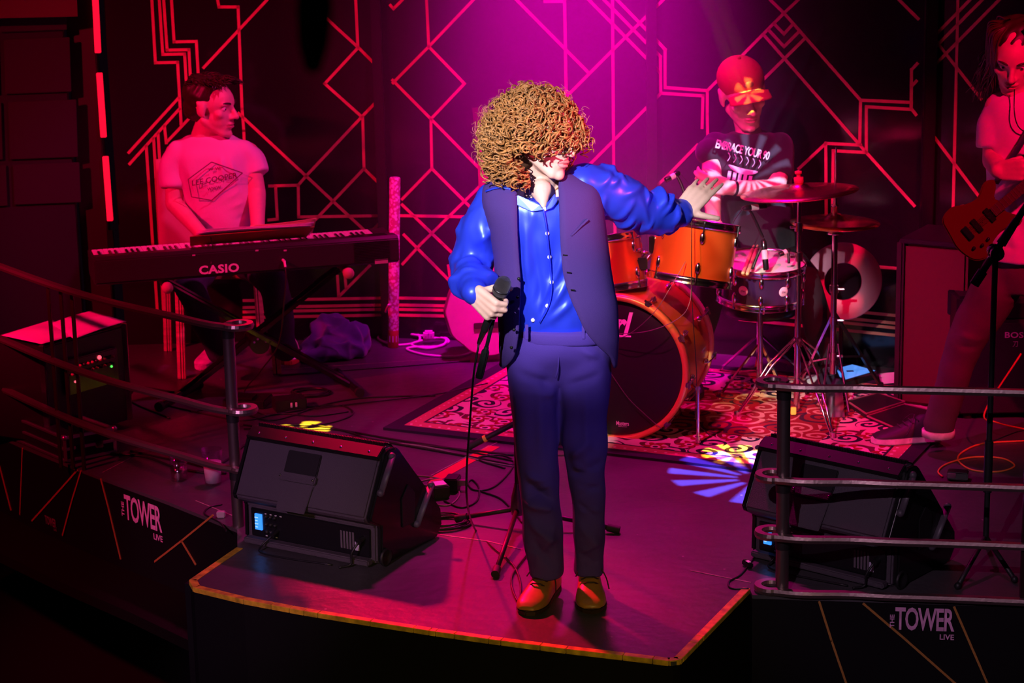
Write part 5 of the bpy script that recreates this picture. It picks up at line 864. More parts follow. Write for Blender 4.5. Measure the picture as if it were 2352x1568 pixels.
# white extension lead with its plug
WC = mat('white_cable', (.72, .62, .62), .5); pl = G(985, 775, .03)
tag(MB().tube(smooth_path([D(893, 700, 9.6), G(876, 735, .05), G(852, 762, .006), G(900, 760, .006), G(955, 765, .02), G(960, 785, .006), G(905, 792, .006), G(868, 775, .006), G(905, 762, .012), G(960, 770, .02), G(1010, 772, .012), G(1030, 785, .006), G(985, 800, .008), G(945, 790, .012), G(1000, 776, .02), G(1025, 780, .02), G(1010, 795, .008), G(950, 797, .01), G(936, 803, .006), G(980, 815, .006), G(1050, 818, .006), G(1085, 806, .006), G(1070, 795, .006)], 8), .006, 8).build('extension_lead', WC, None, loc=G(960, 790)), 'thick white extension lead coiled on the floor beside printed tube', 'cable')
t = thing('plug', 'white mains plug resting on the coiled extension lead', 'plug', pl); b = MB(); b.box(pl+upv*.012, (.05, .04, .04)); b.build('plug_body', WC, t, bevel=.008); b = MB(); b.lathe([(.008, 0), (.01, .03)], pl+A(.025, 0, .012), (1, -.2, 0), 10); b.build('strain_relief', GLOSSB, t)
for i in range(3): b = MB(); b.box(pl+A(-.012+.012*i, -.028, .012+.01*(i == 1)), (.004, .02, .007)); b.build('pin', STEEL, t)
# acoustic guitar leaning behind the singer
ac = D(1124, 714, 9.36); an = nrm(A(.12, -.97, .15)); ax_ = nrm(np.cross(upv, -an)); ax_ = ax_ if ax_[0] > 0 else -ax_; M = xf(ac, ax_, np.cross(an, ax_)); M[:3, :3] *= 1.04; t = thing('acoustic_guitar', 'pale acoustic guitar leaning behind the singer with only its left edge showing', 'guitar', A(ac[0], ac[1], 0))
ol = []
for k in np.linspace(0, 1, 26): 
    y = -.19+k*.50; w_ = np.interp(y, [-.19, -.17, -.1, 0, .08, .15, .22, .28, .305, .31], [.02, .085, .165, .19, .165, .128, .142, .115, .06, .01]); ol.append((w_, y))
ol = ol+[(-a, c) for a, c in ol[::-1]]; olp = smooth_path(np.array(ol+ol[:1]), 2)[:-1]
b = MB(M); b.prism([(p[0], p[1], -.09) for p in olp], (0, 0, .088)); b.build('body_sides', mat('guitar_sides', (.45, .2, .12), .4), t); b = MB(M); b.prism([(p[0]*.985, p[1]*.985, -.002) for p in olp], (0, 0, .006)); tp = b.build('soundboard', mat('spruce', (.78, .5, .36), .4, var=.06), t, bevel=.002)
b = MB(M); b.lathe([(0, .005), (.05, .005)], (0, .12, 0), (0, 0, 1), 30); b.build('sound_hole', GLOSSB, tp); b = MB(M); b.box((0, .5, .008), (.05, .42, .022)); b.build('neck', mat('neck_wood', (1, 1, 1)), t, bevel=.006); b = MB(M); b.box((0, -.06, .008), (.14, .025, .012)); b.build('bridge', mat('rosewood', (1, 1, 1)), t, bevel=.003)
b = MB(M); b.prism([(-.03, .71, .0), (.03, .71, 0), (.038, .86, -.015), (-.038, .86, -.015)], (0, 0, .016)); b.build('headstock', mat('rosewood', (1, 1, 1)), t)
# ---- left end of the stage: rack with papers, flight case, glasses
rk = [G(p[0], p[1], .42) for p in ((-60, 772), (200, 722), (284, 742), (95, 792))]; t = thing('equipment_rack', 'black equipment rack with lit knobs standing at far left of stage', 'rack', rk[2]*A(1, 1, 0)); b = MB(); b.prism([p*A(1, 1, 0)+upv*.02 for p in rk], upv*.39); rb = b.build('case', BLACK, t, bevel=.006)
for i in (1, 2, 3): b = MB(); b.bar(rk[i]*A(1, 1, 0)+upv*.02, rk[i], .022, .022, up=(0, 1, 0)); b.build('metal_edge', STEEL, t, bevel=.003)
fx = nrm(rk[2]-rk[3]); fn = nrm(np.cross(fx, upv)); fn = fn if fn[1] < 0 else -fn; fp = PL(205, 850, rk[3], fn); b = MB(); b.box(fp+fn*.012+upv*.0, (.26, .03, .14), np.array([fx, -fn, upv]).T); pn_ = b.build('mixer_panel', GLOSSB, t, bevel=.004); g = np.random.default_rng(4)
for i in range(22):
    c_ = fp+fn*.03+fx*(-.115+.021*(i % 11))+upv*(.04 if i < 11 else .012); b = MB(); b.lathe([(.006, 0), (.005, .010), (0, .011)], c_, fn, 8); b.build('knob', mat('knob_red', (.4, .1, .1), .4) if i % 3 else DARKMET, pn_)
for i, (u, z_, c) in enumerate(((.03, .05, (.9, .1, .15)), (.09, .0, (.1, .9, .1)), (-.1, -.02, (.9, .1, .15)))): b = MB(); b.ell(fp+fn*.03+fx*u+upv*z_, .005 if i else .009, n=8); b.build('indicator_lamp', mat('lamp_%d' % i, c, .4, emit=c, es=1.5), pn_)
for nm, q, dz, lab in (('paper_sheet', [(2, 770), (120, 734), (215, 760), (95, 790)], 0, 'curled white paper sheet on left half of the equipment rack'), ('paper_sheet', [(118, 742), (208, 714), (290, 738), (170, 778)], .004, 'flat white paper sheet on right half of the equipment rack')):
    Q = [G(*p, .425+dz) for p in q]; P = [[(Q[0]*(1-u)+Q[1]*u)*(1-v)+(Q[3]*(1-u)+Q[2]*u)*v+upv*(.018*math.sin(u*4.5)*math.sin(v*3.1) if dz == 0 else .004*math.sin(u*3)) for u in np.linspace(0, 1, 12)] for v in np.linspace(0, 1, 12)]
    b = MB(); b.grid(P); o = tag(b.build(nm, PAPER, None, loc=Q[0]), lab, 'paper', 'papers on the rack'); md = o.modifiers.new('t', 'SOLIDIFY'); md.thickness = .001
cq = [(4, 946), (92, 925), (262, 984), (148, 1006)]; Q = [G(*p, .10) for p in cq]; t = thing('flight_case', 'flat black flight case with silver metal edges on the left stage floor', 'flight case', Q[3]*A(1, 1, 0)); b = MB(); b.prism([p*A(1, 1, 0) for p in Q], upv*.098); b.build('case', BLACK, t, bevel=.003); AL = mat('aluminium', (.6, .58, .6), .3, .9)
for i in range(4):
    p, q = Q[i], Q[(i+1) % 4]
    for z_ in (0, -.045, -.09): b = MB(); b.bar(p+upv*z_, q+upv*z_, .012, .012); b.build('metal_edge', AL, t, bevel=.002)
    b = MB(); b.ell(p, .012, n=10); b.build('corner', AL, t); b = MB(); b.bar(p, p-upv*.09, .012, .012, up=(0, 1, 0)); b.build('metal_edge', AL, t)
for u in (.3, .7): b = MB(); c_ = Q[3]*(1-u)+Q[2]*u-upv*.045; b.box(c_-A(.0, .012, 0), (.03, .014, .03)); b.build('latch', CHROME, t, bevel=.003)
GLASS = thin_glass('clear_glass', (.97, .95, .96), .16); LIQ = thin_glass('pink_drink', (.95, .55, .62), .25, .15); MILK = mat('cloudy_drink', (.85, .72, .8), .5); ICE = thin_glass('ice', (.92, .9, .92), .4, .2)
def glass(px, py, h, r0, r1, lab, fill, m_, ice):
    o_ = G(px, py); t = thing('drinking_glass', lab, 'glass', o_, 'drinks on the stage edge'); b = MB(); b.lathe([(0, .001), (r0*.96, .001), (r0, .004), (r1, h), (r1-.0022, h), (r0-.002, .010), (0, .009)], o_, upv, 32); b.build('cup', GLASS, t); rf = r0+(r1-r0)*fill-.003
    b = MB(); b.lathe([(0, .0105), (r0-.0035, .0105), (rf, h*fill), (0, h*fill)], o_, upv, 28); b.build('drink', m_, t); g = np.random.default_rng(px)
    for i in range(ice): b = MB(); a = g.uniform(0, 6.28); R = np.array(Matrix.Rotation(g.uniform(0, 3), 3, 'X') @ Matrix.Rotation(g.uniform(0, 3), 3, 'Z')); b.box(o_+A(.012*math.cos(a), .012*math.sin(a), h*fill*.6+.012*(i-1)), (.02, .02, .02), R); b.build('ice_cube', ICE, t, bevel=.003)
glass(412, 1102, .108, .031, .035, 'clear glass with ice and half a drink on the stage edge', .5, LIQ, 3); glass(490, 1112, .135, .031, .040, 'taller cup of cloudy pink drink beside the floor monitor', .64, MILK, 0)
# small boxes and coils on the floor
def small_box(name, px, py, size, lab, cat, m_=BLACK, rz=.3, bits=()):
    o_ = G(px, py); t = thing(name, lab, cat, o_); R = np.array(Matrix.Rotation(rz, 3, 'Z')); b = MB(); b.box(o_+upv*(size[2]/2+.002), size, R); b.build('housing', m_, t, bevel=.004)
    for (x, y, z_, s_, mm) in bits: b = MB(); b.box(o_+R@A(x, y, z_), s_, R); b.build('detail', mm, t, bevel=.001)
small_box('pedal_unit', 665, 940, (.13, .09, .05), 'small black pedal unit among cables under the piano stand', 'pedal', bits=((.0, -.046, .03, (.008, .003, .02), WHITE), (.02, -.046, .03, (.008, .003, .02), WHITE)))
small_box('foot_pedal', 570, 930, (.18, .12, .035), 'low black sustain pedal behind the round rail post', 'pedal', DARKMET, -.2, ((0, -.03, .045, (.08, .07, .01), GLOSSB),))
small_box('power_adapter', 1008, 1138, (.06, .09, .045), 'black power adapter with white and red label beside left floor monitor', 'adapter', BLACK, .3, ((0, -.01, .05, (.045, .05, .002), WHITE), (0, .028, .05, (.045, .02, .002), mat('label_red', (.6, .03, .04), .5))))
small_box('cable_box', 1040, 1125, (.05, .07, .05), 'grey junction box with plugged cables right of left floor monitor', 'box', DARKMET, -.2, ((.03, .0, .03, (.05, .02, .02), STEEL),))
def floor_cable(pts, r, lab, m_=CABLE, z0=None, name='floor_cable', k=8, wig=0):
    P = [G(p[0], p[1], (z0 or r)+(p[2] if len(p) > 2 else 0)) for p in pts]; tag(MB().tube(smooth_path(P, k), r, 8).build(name, m_, None, loc=P[len(P)//2]), lab, 'cable')
floor_cable([(300, 1035), (420, 1060), (500, 1068), (600, 1000), (760, 985), (860, 1010), (1000, 1025), (1180, 1045)], .004, 'black cable running from drinks past the rug corner')
floor_cable([(560, 985), (700, 975), (800, 990), (900, 1008), (1040, 1030), (1190, 1060)], .004, 'black cable along the front edge of rug, upper of the bundle'); floor_cable([(600, 1000), (740, 998), (830, 1005), (930, 1022), (1060, 1045), (1180, 1068)], .0045, 'black cable along the front edge of rug, lower of the bundle'); floor_cable([(800, 1018), (900, 1017), (1000, 1030), (1100, 1056), (1185, 1072)], .003, 'thin grey cable below the rug front edge', mat('grey_cable', (.18, .14, .15), .5))
floor_cable([(240, 1040), (330, 1048), (400, 1072), (470, 1085), (520, 1086)], .005, 'thick black cable crossing behind the two drinks'); floor_cable([(1160, 1075), (1110, 1060), (1100, 1050), (1150, 1045), (1180, 1060), (1165, 1090), (1130, 1120), (1090, 1125), (1075, 1110), (1085, 1102), (1100, 1120), (1095, 1150), (1060, 1165), (1020, 1150)], .0035, 'looping black cable between left monitor and the singer legs')
floor_cable([(1105, 1128), (1150, 1145), (1180, 1175), (1200, 1200)], .0035, 'short black cable running to base of the singer microphone stand'); floor_cable([(930, 1090), (990, 1095), (1040, 1108), (1050, 1120), (1000, 1118), (960, 1108), (1010, 1100), (1055, 1130), (1030, 1160), (985, 1150), (970, 1120)], .003, 'tangle of thin grey cable right of left floor monitor', MATS['grey_cable'])
def coil(px, py, r, n, lab, m_=CABLE, cr_=.004):
    o_ = G(px, py); P = []; g = np.random.default_rng(px)
    for i in range(n*20): a = i/20*6.283; rr = r*(1+.10*math.sin(i*.37)+.06*math.sin(i*.11)); P.append(o_+A(rr*math.cos(a), rr*.85*math.sin(a), cr_+.0025*(i/20) + .002*math.sin(i*.5)))
    tag(MB().tube(P, cr_, 7).build('cable_coil', m_, None, loc=o_), lab, 'cable')
coil(1018, 1205, .085, 6, 'coiled black cable lying behind the right end of left monitor'); coil(715, 905, .075, 5, 'coiled black cable near the foot of the piano stand', CABLE, .0035)
for i, (pts, lab) in enumerate((([(380, 930), (470, 950), (560, 965), (640, 950), (720, 955), (800, 945)], 'black cable wandering under the piano stand, nearest the rail'), ([(440, 945), (520, 935), (620, 965), (740, 930), (820, 915), (900, 910), (1000, 908)], 'black cable passing the right foot of piano stand'), ([(560, 975), (650, 985), (760, 970), (810, 950), (780, 930), (700, 935)], 'black looping cable between rail post and coil'), ([(640, 862), (760, 852), (900, 842), (1080, 828)], 'thin dark cable stretched behind the piano stand to the rug'), ([(390, 960), (300, 920), (320, 890), (400, 900)], 'black cable bending near left foot of piano stand'))): floor_cable(pts, .0036, lab)
# ================================================================== floor monitors, rails, right-hand gear
MONB = mat('monitor_black', (.075, .062, .078), .5, bump=.5, bscale=450); MONG = mat('monitor_grille', (.02, .018, .02), .45, .5)
def monitor(pa, pb, L_, lab, h=.385):
    x = nrm(pb-pa); y = nrm(np.cross(upv, x)); M = xf(pa, x, y); t = thing('floor_monitor', lab, 'speaker', pa, 'floor monitors')
    prof = [(.03, 0), (.0, .012), (.005, .135), (-.05, .165), (-.058, .18), (.045, .375), (.06, h), (.105, h), (.125, .37), (.36, .10), (.365, .04), (.33, 0)]
    b = MB(M); hw = .115
    b.prism([(.02, p[0], p[1]) for p in prof], (L_-.04, 0, 0)); b.build('cabinet', MONB, t, bevel=.006)
    for x0_ in (0, L_-.022): b = MB(M); b.prism([(x0_, p[0]*.98+.004, p[1]*.985+.002) for p in prof], (.022, 0, 0)); ck = b.build('end_cheek', GLOSSB, t, bevel=.006)
    # handle recess on the sloping back: dark well, bridge bar, lower chute
    sl = nrm(A(0, .103, .195)); nb_ = nrm(A(0, -.195, .103)); bc = A(L_*.46, -.006, .28)
    b = MB(M); R = np.array([A(1, 0, 0), sl, nb_]).T; b.box(bc+sl*.03+nb_*.003, (.135, .075, .008), R); b.build('handle_well', mat('well_black', (.006, .006, .006), .6), t, bevel=.003)
    b = MB(M); b.box(bc-sl*.022+nb_*.012, (.15, .028, .016), R); hb_ = b.build('handle_bar', MONB, t, bevel=.004)
    for s in (-1, 1): b = MB(M); b.lathe([(0, .003), (.004, .002), (.005, 0)], bc-sl*.022+nb_*.02+A(s*.066, 0, 0), nb_, 8); b.build('screw', CHROME, hb_)
    b = MB(M); b.prism([bc-sl*.04+A(-.065, 0, 0)+nb_*.002, bc-sl*.04+A(.065, 0, 0)+nb_*.002, bc-sl*.135+A(.058, 0, 0)+nb_*.006, bc-sl*.135+A(-.058, 0, 0)+nb_*.006], nb_*.004); b.build('handle_chute', MONB, t, bevel=.002)
    # connector panel in the lower recess
    b = MB(M); b.box((L_*.5, -.001, .075), (L_*.86, .008, .10)); cp = b.build('rear_panel', mat('panel_black', (.008, .008, .01), .35), t, bevel=.003)
    b = MB(M); b.box((.075, -.008, .08), (.028, .006, .055)); scn = b.build('screen', mat('blue_screen', (.05, .2, .6), .3, emit=(.03, .25, 1), es=1.4), cp); b = MB(M)
    for i in range(4): b.box((.068+.0*i, -.0115, .062+.011*i), (.010+.004*(i % 2), .001, .003))
    b.build('screen_text', mat('screen_pale', (.4, .6, 1), .4, emit=(.3, .55, 1), es=1.2), scn)
    for i in range(9): b = MB(M); b.lathe([(.0075, 0), (.006, .010), (0, .011)], (.108+.018*(i % 3), -.005, .05+.027*(i//3)), (0, -1, 0), 10); b.build('knob', BLACK, cp)
    for i in range(7): b = MB(M); b.box((.105+.021*(i % 4), -.0065, .112 if i < 4 else .035), (.007, .002, .003)); b.build('marking', WHITE, cp)
    for i in range(5): b = MB(M); b.box((L_*.73+.012*i, -.0065, .075), (.007, .002, .06)); b.build('spec_label', mat('label_grey', (.12, .1, .12), .6), cp)
    b = MB(M); b.box((L_*.84, -.0065, .06), (.016, .002, .03)); b.build('rating_label', mat('label_lilac', (.5, .45, .6), .6), cp)
    b = MB(M); b.cyl((L_*.88, .0, .09), (L_*.88, -.03, .085), .011, n=10); b.tube(smooth_path([(L_*.88, -.03, .085), (L_*.855, -.05, .05), (L_*.845, -.05, .012), (L_*.8, -.08, .006)]), .004, 8); b.build('power_lead', CABLE, cp)
    b = MB(M); b.cyl((.15, .0, .06), (.15, -.035, .05), .009, n=10); b.tube(smooth_path([(.15, -.035, .05), (.125, -.06, .02), (.14, -.085, .006), (.25, -.09, .006), (.42, -.07, .006)]), .0033, 8); b.build('signal_lead', CABLE, cp)
    b = MB(M); b.box((L_*.5, -.022, .018), (L_*.9, .03, .02)); b.build('lower_lip', MONB, t, bevel=.004)
    b = MB(M); b.box((L_*.5, .045, .372), (L_-.03, .05, .02), np.array([A(1, 0, 0), nrm(A(0, .1, .07)), nrm(A(0, -.07, .1))]).T); tp_ = b.build('top_flange', MATS['monitor_grille'], t, bevel=.003)
    for i in range(5): b = MB(M); b.lathe([(0, .003), (.004, .002), (.005, 0)], (.06+i*(L_-.12)/4, .036, .377), nrm(A(0, -.07, .1)), 8); b.build('screw', CHROME, tp_)
    b = MB(M); n_ = 84
    for i in range(n_):
        for j in range(2): b.box((.03+(L_-.06)*i/(n_-1), .078+j*.018, h+.006-.004*j), (.0032, .006, .016))
    o = b.build('grille_ridges', MONG, t); o['kind'] = 'stuff'
    P = [[(.02+(L_-.04)*u, .105+.26*v, .388-.285*v+.012*math.sin(v*3.14)) for u in np.linspace(0, 1, 3)] for v in np.linspace(0, 1, 8)]; b = MB(M); b.grid(P); b.build('front_grille', MONG, t)
    # right end: grip bars and pole cup
    for y_, z_, y2, z2 in ((.0, .255, .07, .36), (.20, .09, .29, .20)): b = MB(M); b.tube([(L_+.006, y_, z_), (L_+.006, y2, z2)], .014, 10, flat=(1, .5)); b.ell((L_+.006, y_, z_), .013, n=10); b.ell((L_+.006, y2, z2), .013, n=10); b.build('rubber_foot', mat('foot_grey', (.07, .06, .075), .45), t)
    b = MB(M); b.lathe([(.0, .0), (.02, .0), (.024, .008), (.03, .008), (.03, 0)], (L_+.001, .02, .03), (1, 0, 0), 20); b.build('corner_cap', BLACK, t); b = MB(M); b.prism([(L_+.001, .12, .10), (L_+.001, .19, .10), (L_+.001, .20, .20), (L_+.001, .16, .24), (L_+.001, .12, .2)], (.004, 0, 0)); b.build('side_handle', BLACK, t, bevel=.002)
    return M
monitor(G(560, 1240), G(862, 1300), .57, 'black floor monitor speaker at left with clear lit back and blue screen'); monitor(G(1722, 1272), G(2060, 1356), .555, 'black floor monitor speaker at right behind the railing')
# ---- railings
RAILM = mat('rail_steel', (.34, .24, .23), .34, .85, bump=.06, bscale=90); COLLAR = mat('collar_black', (.012, .012, .012), .5)
def scroll(c, r, a0, turns, dirn, z):                       # a flat bar curling round a post
    return [A(c[0]+r*(1-.28*k)*math.cos(a0+dirn*k*turns*6.283), c[1]+r*(1-.28*k)*math.sin(a0+dirn*k*turns*6.283), z) for k in np.linspace(0, 1, 26)]
def railing(post, ext, levels, lab, flat_posts, dirn, r=.062):
    t = thing('railing', lab, 'railing', post, 'stage railings'); top = levels[0]; MB().cyl(post, post+upv*(top+.004), .0205, n=20).build('post', mat('post_steel', (.25, .2, .2), .38, .9, bump=.05, bscale=60), t)
    for z in levels: MB().cyl(post+upv*(z-.045), post+upv*(z-.012), .0225, n=20).build('collar', COLLAR, t)
    for z in levels:
        d = nrm(ext[0]-post); n = A(-d[1], d[0], 0)*dirn; c = post+n*.0; start = post+A(0, 0, 0)-n*.028
        e0 = post-n*.03-d*.02; sc = []
        cc_ = post-d*.035+n*.012; a0 = math.atan2(*(e0-cc_)[[1, 0]])
        P = [p*A(1, 1, 0)+upv*z for p in ext[::-1]]+[e0*A(1, 1, 0)+d*.09+upv*z, e0*A(1, 1, 0)+upv*z]; R_ = np.linalg.norm((e0-cc_)[:2]); P = list(smooth_path(P, 5))+scroll(cc_, R_*1.05, a0, .86, -dirn, z)[1:]
        b = MB(); P = np.array(P); T = np.gradient(P, axis=0); T /= np.linalg.norm(T, axis=1)[:, None]; S = np.cross(T, upv); S /= np.linalg.norm(S, axis=1)[:, None]; w_, h_ = .0105, .010
        b.grid([[p-s*w_-upv*h_, p+s*w_-upv*h_, p+s*w_*1.3, p+s*w_+upv*h_, p-s*w_+upv*h_, p-s*w_*1.3] for p, s in zip(P, S)], cv=True, cap=True, smooth=False); b.build('rail', RAILM, t)
    for p in flat_posts:
        for k, o_ in enumerate(flat_posts[p]): q = A(*p)+A(*o_, 0); b = MB(); b.bar(q-upv*.0, q+upv*(top-.02), .012, .02, up=(0, 1, 0)); b.build('flat_post', mat('flat_post_dark', (.05, .02, .02), .4, .6), t, bevel=.001)
    return t
lp = G(548, 1207); hL = .715; ext = [G(p[0], p[1], hL)*A(1, 1, 0) for p in ((400, 727), (330, 712), (230, 688), (120, 655), (0, 612), (-120, 566))]
fpos = G(172, 1070); railing(lp, ext, [hL, .42, .215], 'curved left stage railing with scrolled ends and round steel post', {tuple(fpos): [(-.05, -.01), (.0, -.03), (.045, -.05)]}, -1)
rp = G(1796, 1360); hR = .672; ext = [G(p[0], p[1], hR)*A(1, 1, 0) for p in ((1960, 892), (2050, 895), (2200, 898), (2352, 902), (2560, 908))]
fp2 = G(2346, 1386); railing(rp, ext, [hR, .375, .19, .012], 'right stage railing with scrolled ends in front of floor monitor', {tuple(fp2): [(0, 0), (.03, 0)]}, 1)
# ---- singer's microphone stand behind his legs
mb_ = G(1190, 1212); t = thing('microphone_stand', 'black tripod microphone stand base behind the singer legs', 'stand', mb_); b = MB(); b.lathe([(0, .05), (.022, .05), (.026, .07), (.022, .11), (.012, .15), (.010, .16)], mb_, upv, 18); b.build('hub', mat('hub_grey', (.12, .11, .12), .3, .5), t); MB().cyl(mb_+upv*.15, mb_+upv*.72, .0085, n=12).build('tube', GLOSSB, t)
for gx, gy in ((1418, 1216), (1052, 1190), (1138, 1316)):
    f_ = G(gx, gy, .014); b = MB(); b.tube([mb_+upv*.07, f_], .0085, 10); lg = b.build('leg', BLACK, t); b = MB(); d = nrm(f_-mb_-upv*.07); b.cyl(f_-d*.035, f_+d*.008, .0135, n=12); b.build('foot_cap', RUBBER, lg)
# low boom lying across the rug corner with a yellow ring
p, q = G(1092, 1018, .03), D(1190, 968, 7.98); t = thing('low_boom_stand', 'low black boom with a yellow ring crossing the rug front edge', 'stand', G(1092, 1018)); d = nrm(q-p); L_ = np.linalg.norm(q-p); MB().cyl(p, q+d*.3, .011, n=12).build('boom', BLACK, t); MB().cyl(p+d*.035, p+d*.047, .0135, n=14).build('yellow_ring', mat('ring_yellow', (.8, .45, .05), .5), t); MB().cyl(p-d*.03, p+d*.03, .014, .013, n=12).build('end_cap', RUBBER, t); e_ = q+d*.3; MB().cyl(A(e_[0], e_[1], .011), e_, .010, n=12).build('support', BLACK, t)
# ---- right side: speaker cabinet, amplifier, boom stand, laptop with added blue glow, flat cases, leads
cp_ = G(2152, 945); cxv = nrm(A(.86, -.5, 0)); cyv = nrm(A(.5, .86, 0)); t = thing('speaker_cabinet', 'tall dark red sided speaker cabinet standing behind the guitarist', 'speaker', cp_); M = xf(cp_, cxv, cyv)
b = MB(M); b.box((-.03, .18, .34), (.26, .32, .66)); b.build('box', mat('cab_red_brown', (.10, .02, .018), .6), t, bevel=.012); b = MB(M); b.box((-.175, .18, .34), (.03, .34, .68)); b.build('front_frame', mat('cab_dark', (.025, .012, .015), .5), t, bevel=.008); b = MB(M); b.box((-.03, .18, .68), (.30, .33, .02)); b.build('lid', BLACK, t, bevel=.004)
b = MB(M); b.box((.05, .02, .45), (.05, .012, .10)); b.build('side_handle', GLOSSB, t, bevel=.004)
for x in (-.14, .08):
    for y_ in (.05, .31): b = MB(M); b.cyl((x, y_, 0), (x, y_, .012), .018, n=10); b.build('foot', RUBBER, t)
ap = A(1.86, 8.28, 0); t = thing('guitar_amplifier', 'black guitar amplifier with white lettering behind the guitarist legs', 'amplifier', ap); b = MB(); b.box(ap+A(.14, .12, .26), (.52, .26, .48)); b.build('cabinet', BLACK, t, bevel=.012); b = MB(); b.box(ap+A(.14, -.012, .21), (.47, .01, .36)); gr = b.build('grille_cloth', mat('amp_cloth', (.012, .012, .013), .9, bump=.4, bscale=500), t); b = MB(); b.box(ap+A(.14, -.012, .44), (.47, .012, .06)); b.build('control_panel', GLOSSB, t, bevel=.003)
for x in (-.06, .34): 
    for y_ in (.02, .22): b = MB(); b.cyl(ap+A(x, y_, 0), ap+A(x, y_, .022), .018, n=10); b.build('foot', RUBBER, t)
fpl = (ap+A(0, -.018, 0), A(0, -1, 0)); b = MB(); lettering(b, 'BOSS', PL(2335, 769, *fpl), A(1, 0, -.03), upv, .092, .024, offset=.02, spacing=1.05); lettering(b, '刀', PL(2332, 790, *fpl), A(1, 0, 0), upv, .02, .022); b.build('lettering', mat('dim_lettering', (.5, .42, .42), .6), gr)
mbp = G(2262, 1300); t = thing('boom_stand', 'tall black boom microphone stand at right in front of guitarist', 'stand', mbp); el = D(2234, 580, mbp[1]); MB().cyl(mbp+upv*.06, el*A(1, 1, 0)*0+A(mbp[0], mbp[1], 0)+upv*el[2], .0095, n=12).build('column', BLACK, t); el = A(mbp[0], mbp[1], el[2]); MB().cyl(mbp+upv*.25, mbp+upv*.42, .014, n=12).build('grip', BLACK, t)
b = MB(); b.cyl(el-A(0, .03, 0), el+A(0, .03, 0), .022, n=14); b.ell(el, .026, n=12); b.build('clutch', GLOSSB, t); bd = nrm(D(2356, 392, mbp[1]-.02)-D(2232, 580, mbp[1])); MB().tube([el-bd*.09, el+bd*.5], .0105, 10).build('boom', BLACK, t); MB().cyl(el-bd*.12, el-bd*.07, .016, n=12).build('counterweight', BLACK, t); MB().cyl(el+bd*.03, el+bd*.12, .016, .012, n=12).build('boom_grip', BLACK, t)
for gx, gy in ((2200, 1345), (2330, 1330), (2262, 1240)): f_ = G(gx, gy, .012); b = MB(); b.tube([mbp+upv*.10, f_], .008, 8); b.ell(f_, .012, n=8); b.build('leg', BLACK, t)
tq = [(1896, 852), (1958, 836), (2014, 851), (1942, 872)]; Q = [G(*p, .045) for p in tq]; t = thing('laptop', 'closed laptop lying flat behind the hi-hat stand, blue light made its own glow', 'laptop', Q[0]*A(1, 1, 0)); b = MB(); b.prism([p-upv*.045 for p in Q], upv*.033); b.build('stand_block', BLACK, t); b = MB(); b.prism([p-upv*.011 for p in Q], upv*.010); b.build('case', GLOSSB, t, bevel=.002); c_ = np.mean(Q, 0); b = MB(); b.prism([c_+(p-c_)*.94 for p in Q], upv*.0008); sc2 = b.build('screen', mat('lid_blue_glow', (.1, .25, .6), .3, emit=(.10, .33, 1), es=.85), t); b = MB(); b.box(c_+upv*.0015, (.03, .02, .001)); b.build('lid_logo', mat('logo_dark', (.03, .06, .2), .5), sc2)  # laptop in blue light; the light is put in as emission of its top
for q, lab, h_ in (([(1946, 921), (2018, 902), (2078, 922), (1990, 950)], 'flat black pedal board lying on rug near the hi-hat pedal', .02), ([(1992, 955), (2078, 928), (2150, 945), (2062, 985)], 'flat dark case lying on rug in front of pedal board', .012)):
    Q = [G(*p, .012+h_) for p in q]; t = thing('flat_case', lab, 'case', Q[0]*A(1, 1, 0)+upv*.013); b = MB(); b.prism([p-upv*h_ for p in Q], upv*h_); b.build('lid', BLACK, t, bevel=.002)
    for i in range(4): b = MB(); b.bar(Q[i], Q[(i+1) % 4], .006, .005); b.build('edge_strip', mat('edge_red', (.45, .2, .2), .4, .4), t)
for q, lab in (([(2018, 858), (2086, 852), (2088, 876), (2022, 882)], 'white paper lying on the floor beside speaker cabinet'), ([(1850, 862), (1895, 858), (1905, 885), (1858, 890)], 'white paper lying on the floor between cymbal stand legs')):
    b = MB(); b.prism([G(*p, .014) for p in q], upv*.001); tag(b.build('paper_sheet', PAPER, None, loc=G(*q[0])), lab, 'paper', 'papers on the floor')
b = MB(); c_ = G(1822, 952, .014); b.box(c_+upv*.016, (.022, .014, .03)); tag(b.build('yellow_tag', mat('tag_yellow', (.85, .6, .05), .6), None, loc=c_, bevel=.002), 'small yellow tag block on rug beside cymbal stand foot', 'tag')
floor_cable([(2352, 1012), (2260, 1018), (2215, 1035), (2200, 1055), (2230, 1078), (2290, 1083), (2330, 1070), (2300, 1052), (2230, 1050), (2175, 1065), (2155, 1082), (2165, 1095)], .0035, 'orange cable looped on the floor near the guitarist shoe', ORANGE); tag(MB().tube(smooth_path([A(1.92, 7.95, .35), D(2262, 945, 7.9), D(2290, 970, 7.8), G(2352, 985, .01), G(2420, 1000, .006)]), .0035, 8).build('guitar_lead', ORANGE, None, loc=A(1.92, 7.95, .3)), 'orange lead sagging from amplifier to floor at right edge', 'cable')
small_box('stomp_box', 2200, 1100, (.075, .05, .03), 'small dark stomp box with pale label in front of guitarist', 'pedal', GLOSSB, -.3, ((-.02, -.026, .02, (.03, .002, .018), WHITE),))
floor_cable([(1760, 1240), (1725, 1290), (1700, 1320), (1675, 1335), (1680, 1350), (1720, 1352)], .0032, 'black cable curling off right floor monitor to the stage lip'); small_box('cable_plug', 1717, 1302, (.018, .05, .018), 'small black inline plug with pale print near right monitor', 'plug', GLOSSB, .4, ((0, -.005, .021, (.012, .02, .001), WHITE),))
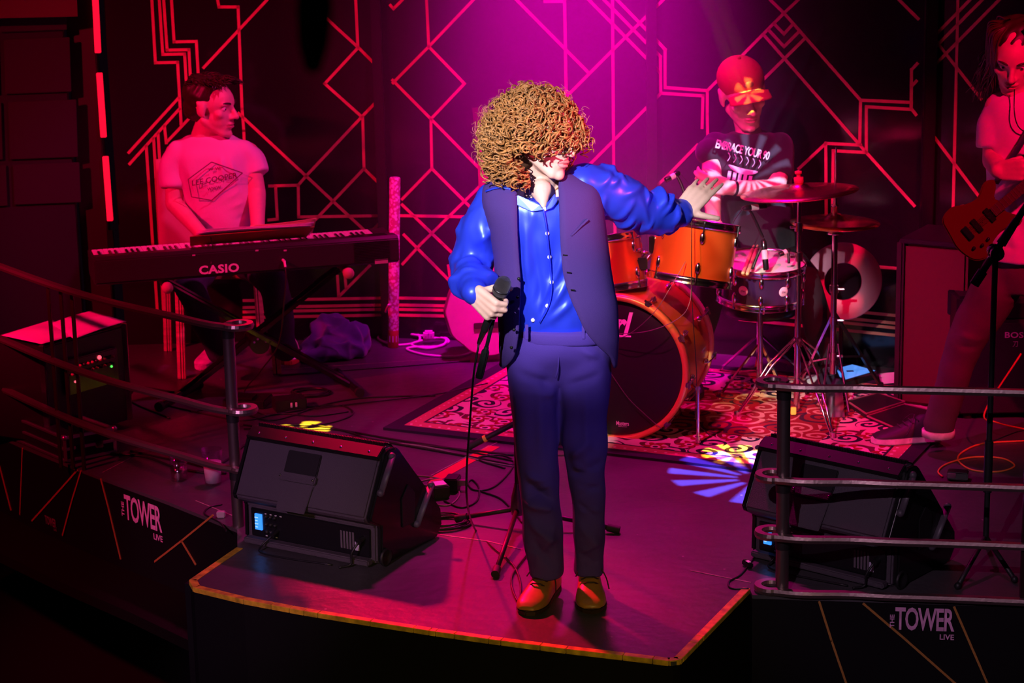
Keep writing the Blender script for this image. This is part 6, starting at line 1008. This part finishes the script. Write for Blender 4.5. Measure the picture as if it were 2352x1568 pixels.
floor_cable([(520, 1220), (505, 1200), (470, 1180), (480, 1165), (510, 1158)], .003, 'thin black cable hanging at the stage lip left of monitor'); b = MB(); c_ = G(508, 1188); b.box(c_+upv*.012, (.03, .02, .022)); tag(b.build('cable_plug', mat('plug_grey', (.4, .35, .36), .5), None, loc=c_, bevel=.003), 'grey plug lying at stage lip left of the floor monitor', 'plug')
# ---- dark thing hanging close to the camera, out of focus
hp_ = D(724, -60, 1.55); hb2 = D(718, 170, 1.55); t = thing('hanging_lamp', 'black out-of-focus lamp shape hanging at the top edge', 'lamp', hb2); d = nrm(hb2-hp_); L_ = np.linalg.norm(hb2-hp_); MB().lathe([(.003, -.25), (.003, -.02), (.010, 0), (.013, L_*.35), (.011, L_*.7), (.006, L_*.95), (0, L_)], hp_, d, 20).build('lamp_body', mat('matt_black', (.003, .003, .003), .9), t)
# ---- haze hanging over the back of the stage
hz = bpy.data.materials.new('stage_haze'); hz.use_nodes = True; nt = hz.node_tree; nt.nodes.clear(); o_ = nt.nodes.new('ShaderNodeOutputMaterial'); v = nt.nodes.new('ShaderNodeVolumeScatter'); v.inputs['Color'].default_value = (1, 1, 1, 1); v.inputs['Density'].default_value = HAZE; v.inputs['Anisotropy'].default_value = .2; nt.links.new(v.outputs[0], o_.inputs['Volume'])
tc = nt.nodes.new('ShaderNodeTexCoord'); mp = nt.nodes.new('ShaderNodeMapping'); mp.inputs['Scale'].default_value = (1/1.25, 1/1.2, 1/2.0); mp.inputs['Location'].default_value = (0, 0, 0); nt.links.new(tc.outputs['Object'], mp.inputs[0]); gr_ = nt.nodes.new('ShaderNodeTexGradient'); gr_.gradient_type = 'QUADRATIC_SPHERE'; nt.links.new(mp.outputs[0], gr_.inputs[0])
mm = nt.nodes.new('ShaderNodeMath'); mm.operation = 'MULTIPLY'; mm.inputs[1].default_value = HAZE; nt.links.new(gr_.outputs['Fac'], mm.inputs[0]); nt.links.new(mm.outputs[0], v.inputs['Density'])
b = MB(); b.box((.25, 8.7, 1.3), (2.6, 2.1, 2.5)); o = b.build('haze', hz, None, loc=(.25, 8.95, 1.3)); tag(o, 'thin magenta lit haze drifting over the back of the stage', 'haze'); o['kind'] = 'stuff'
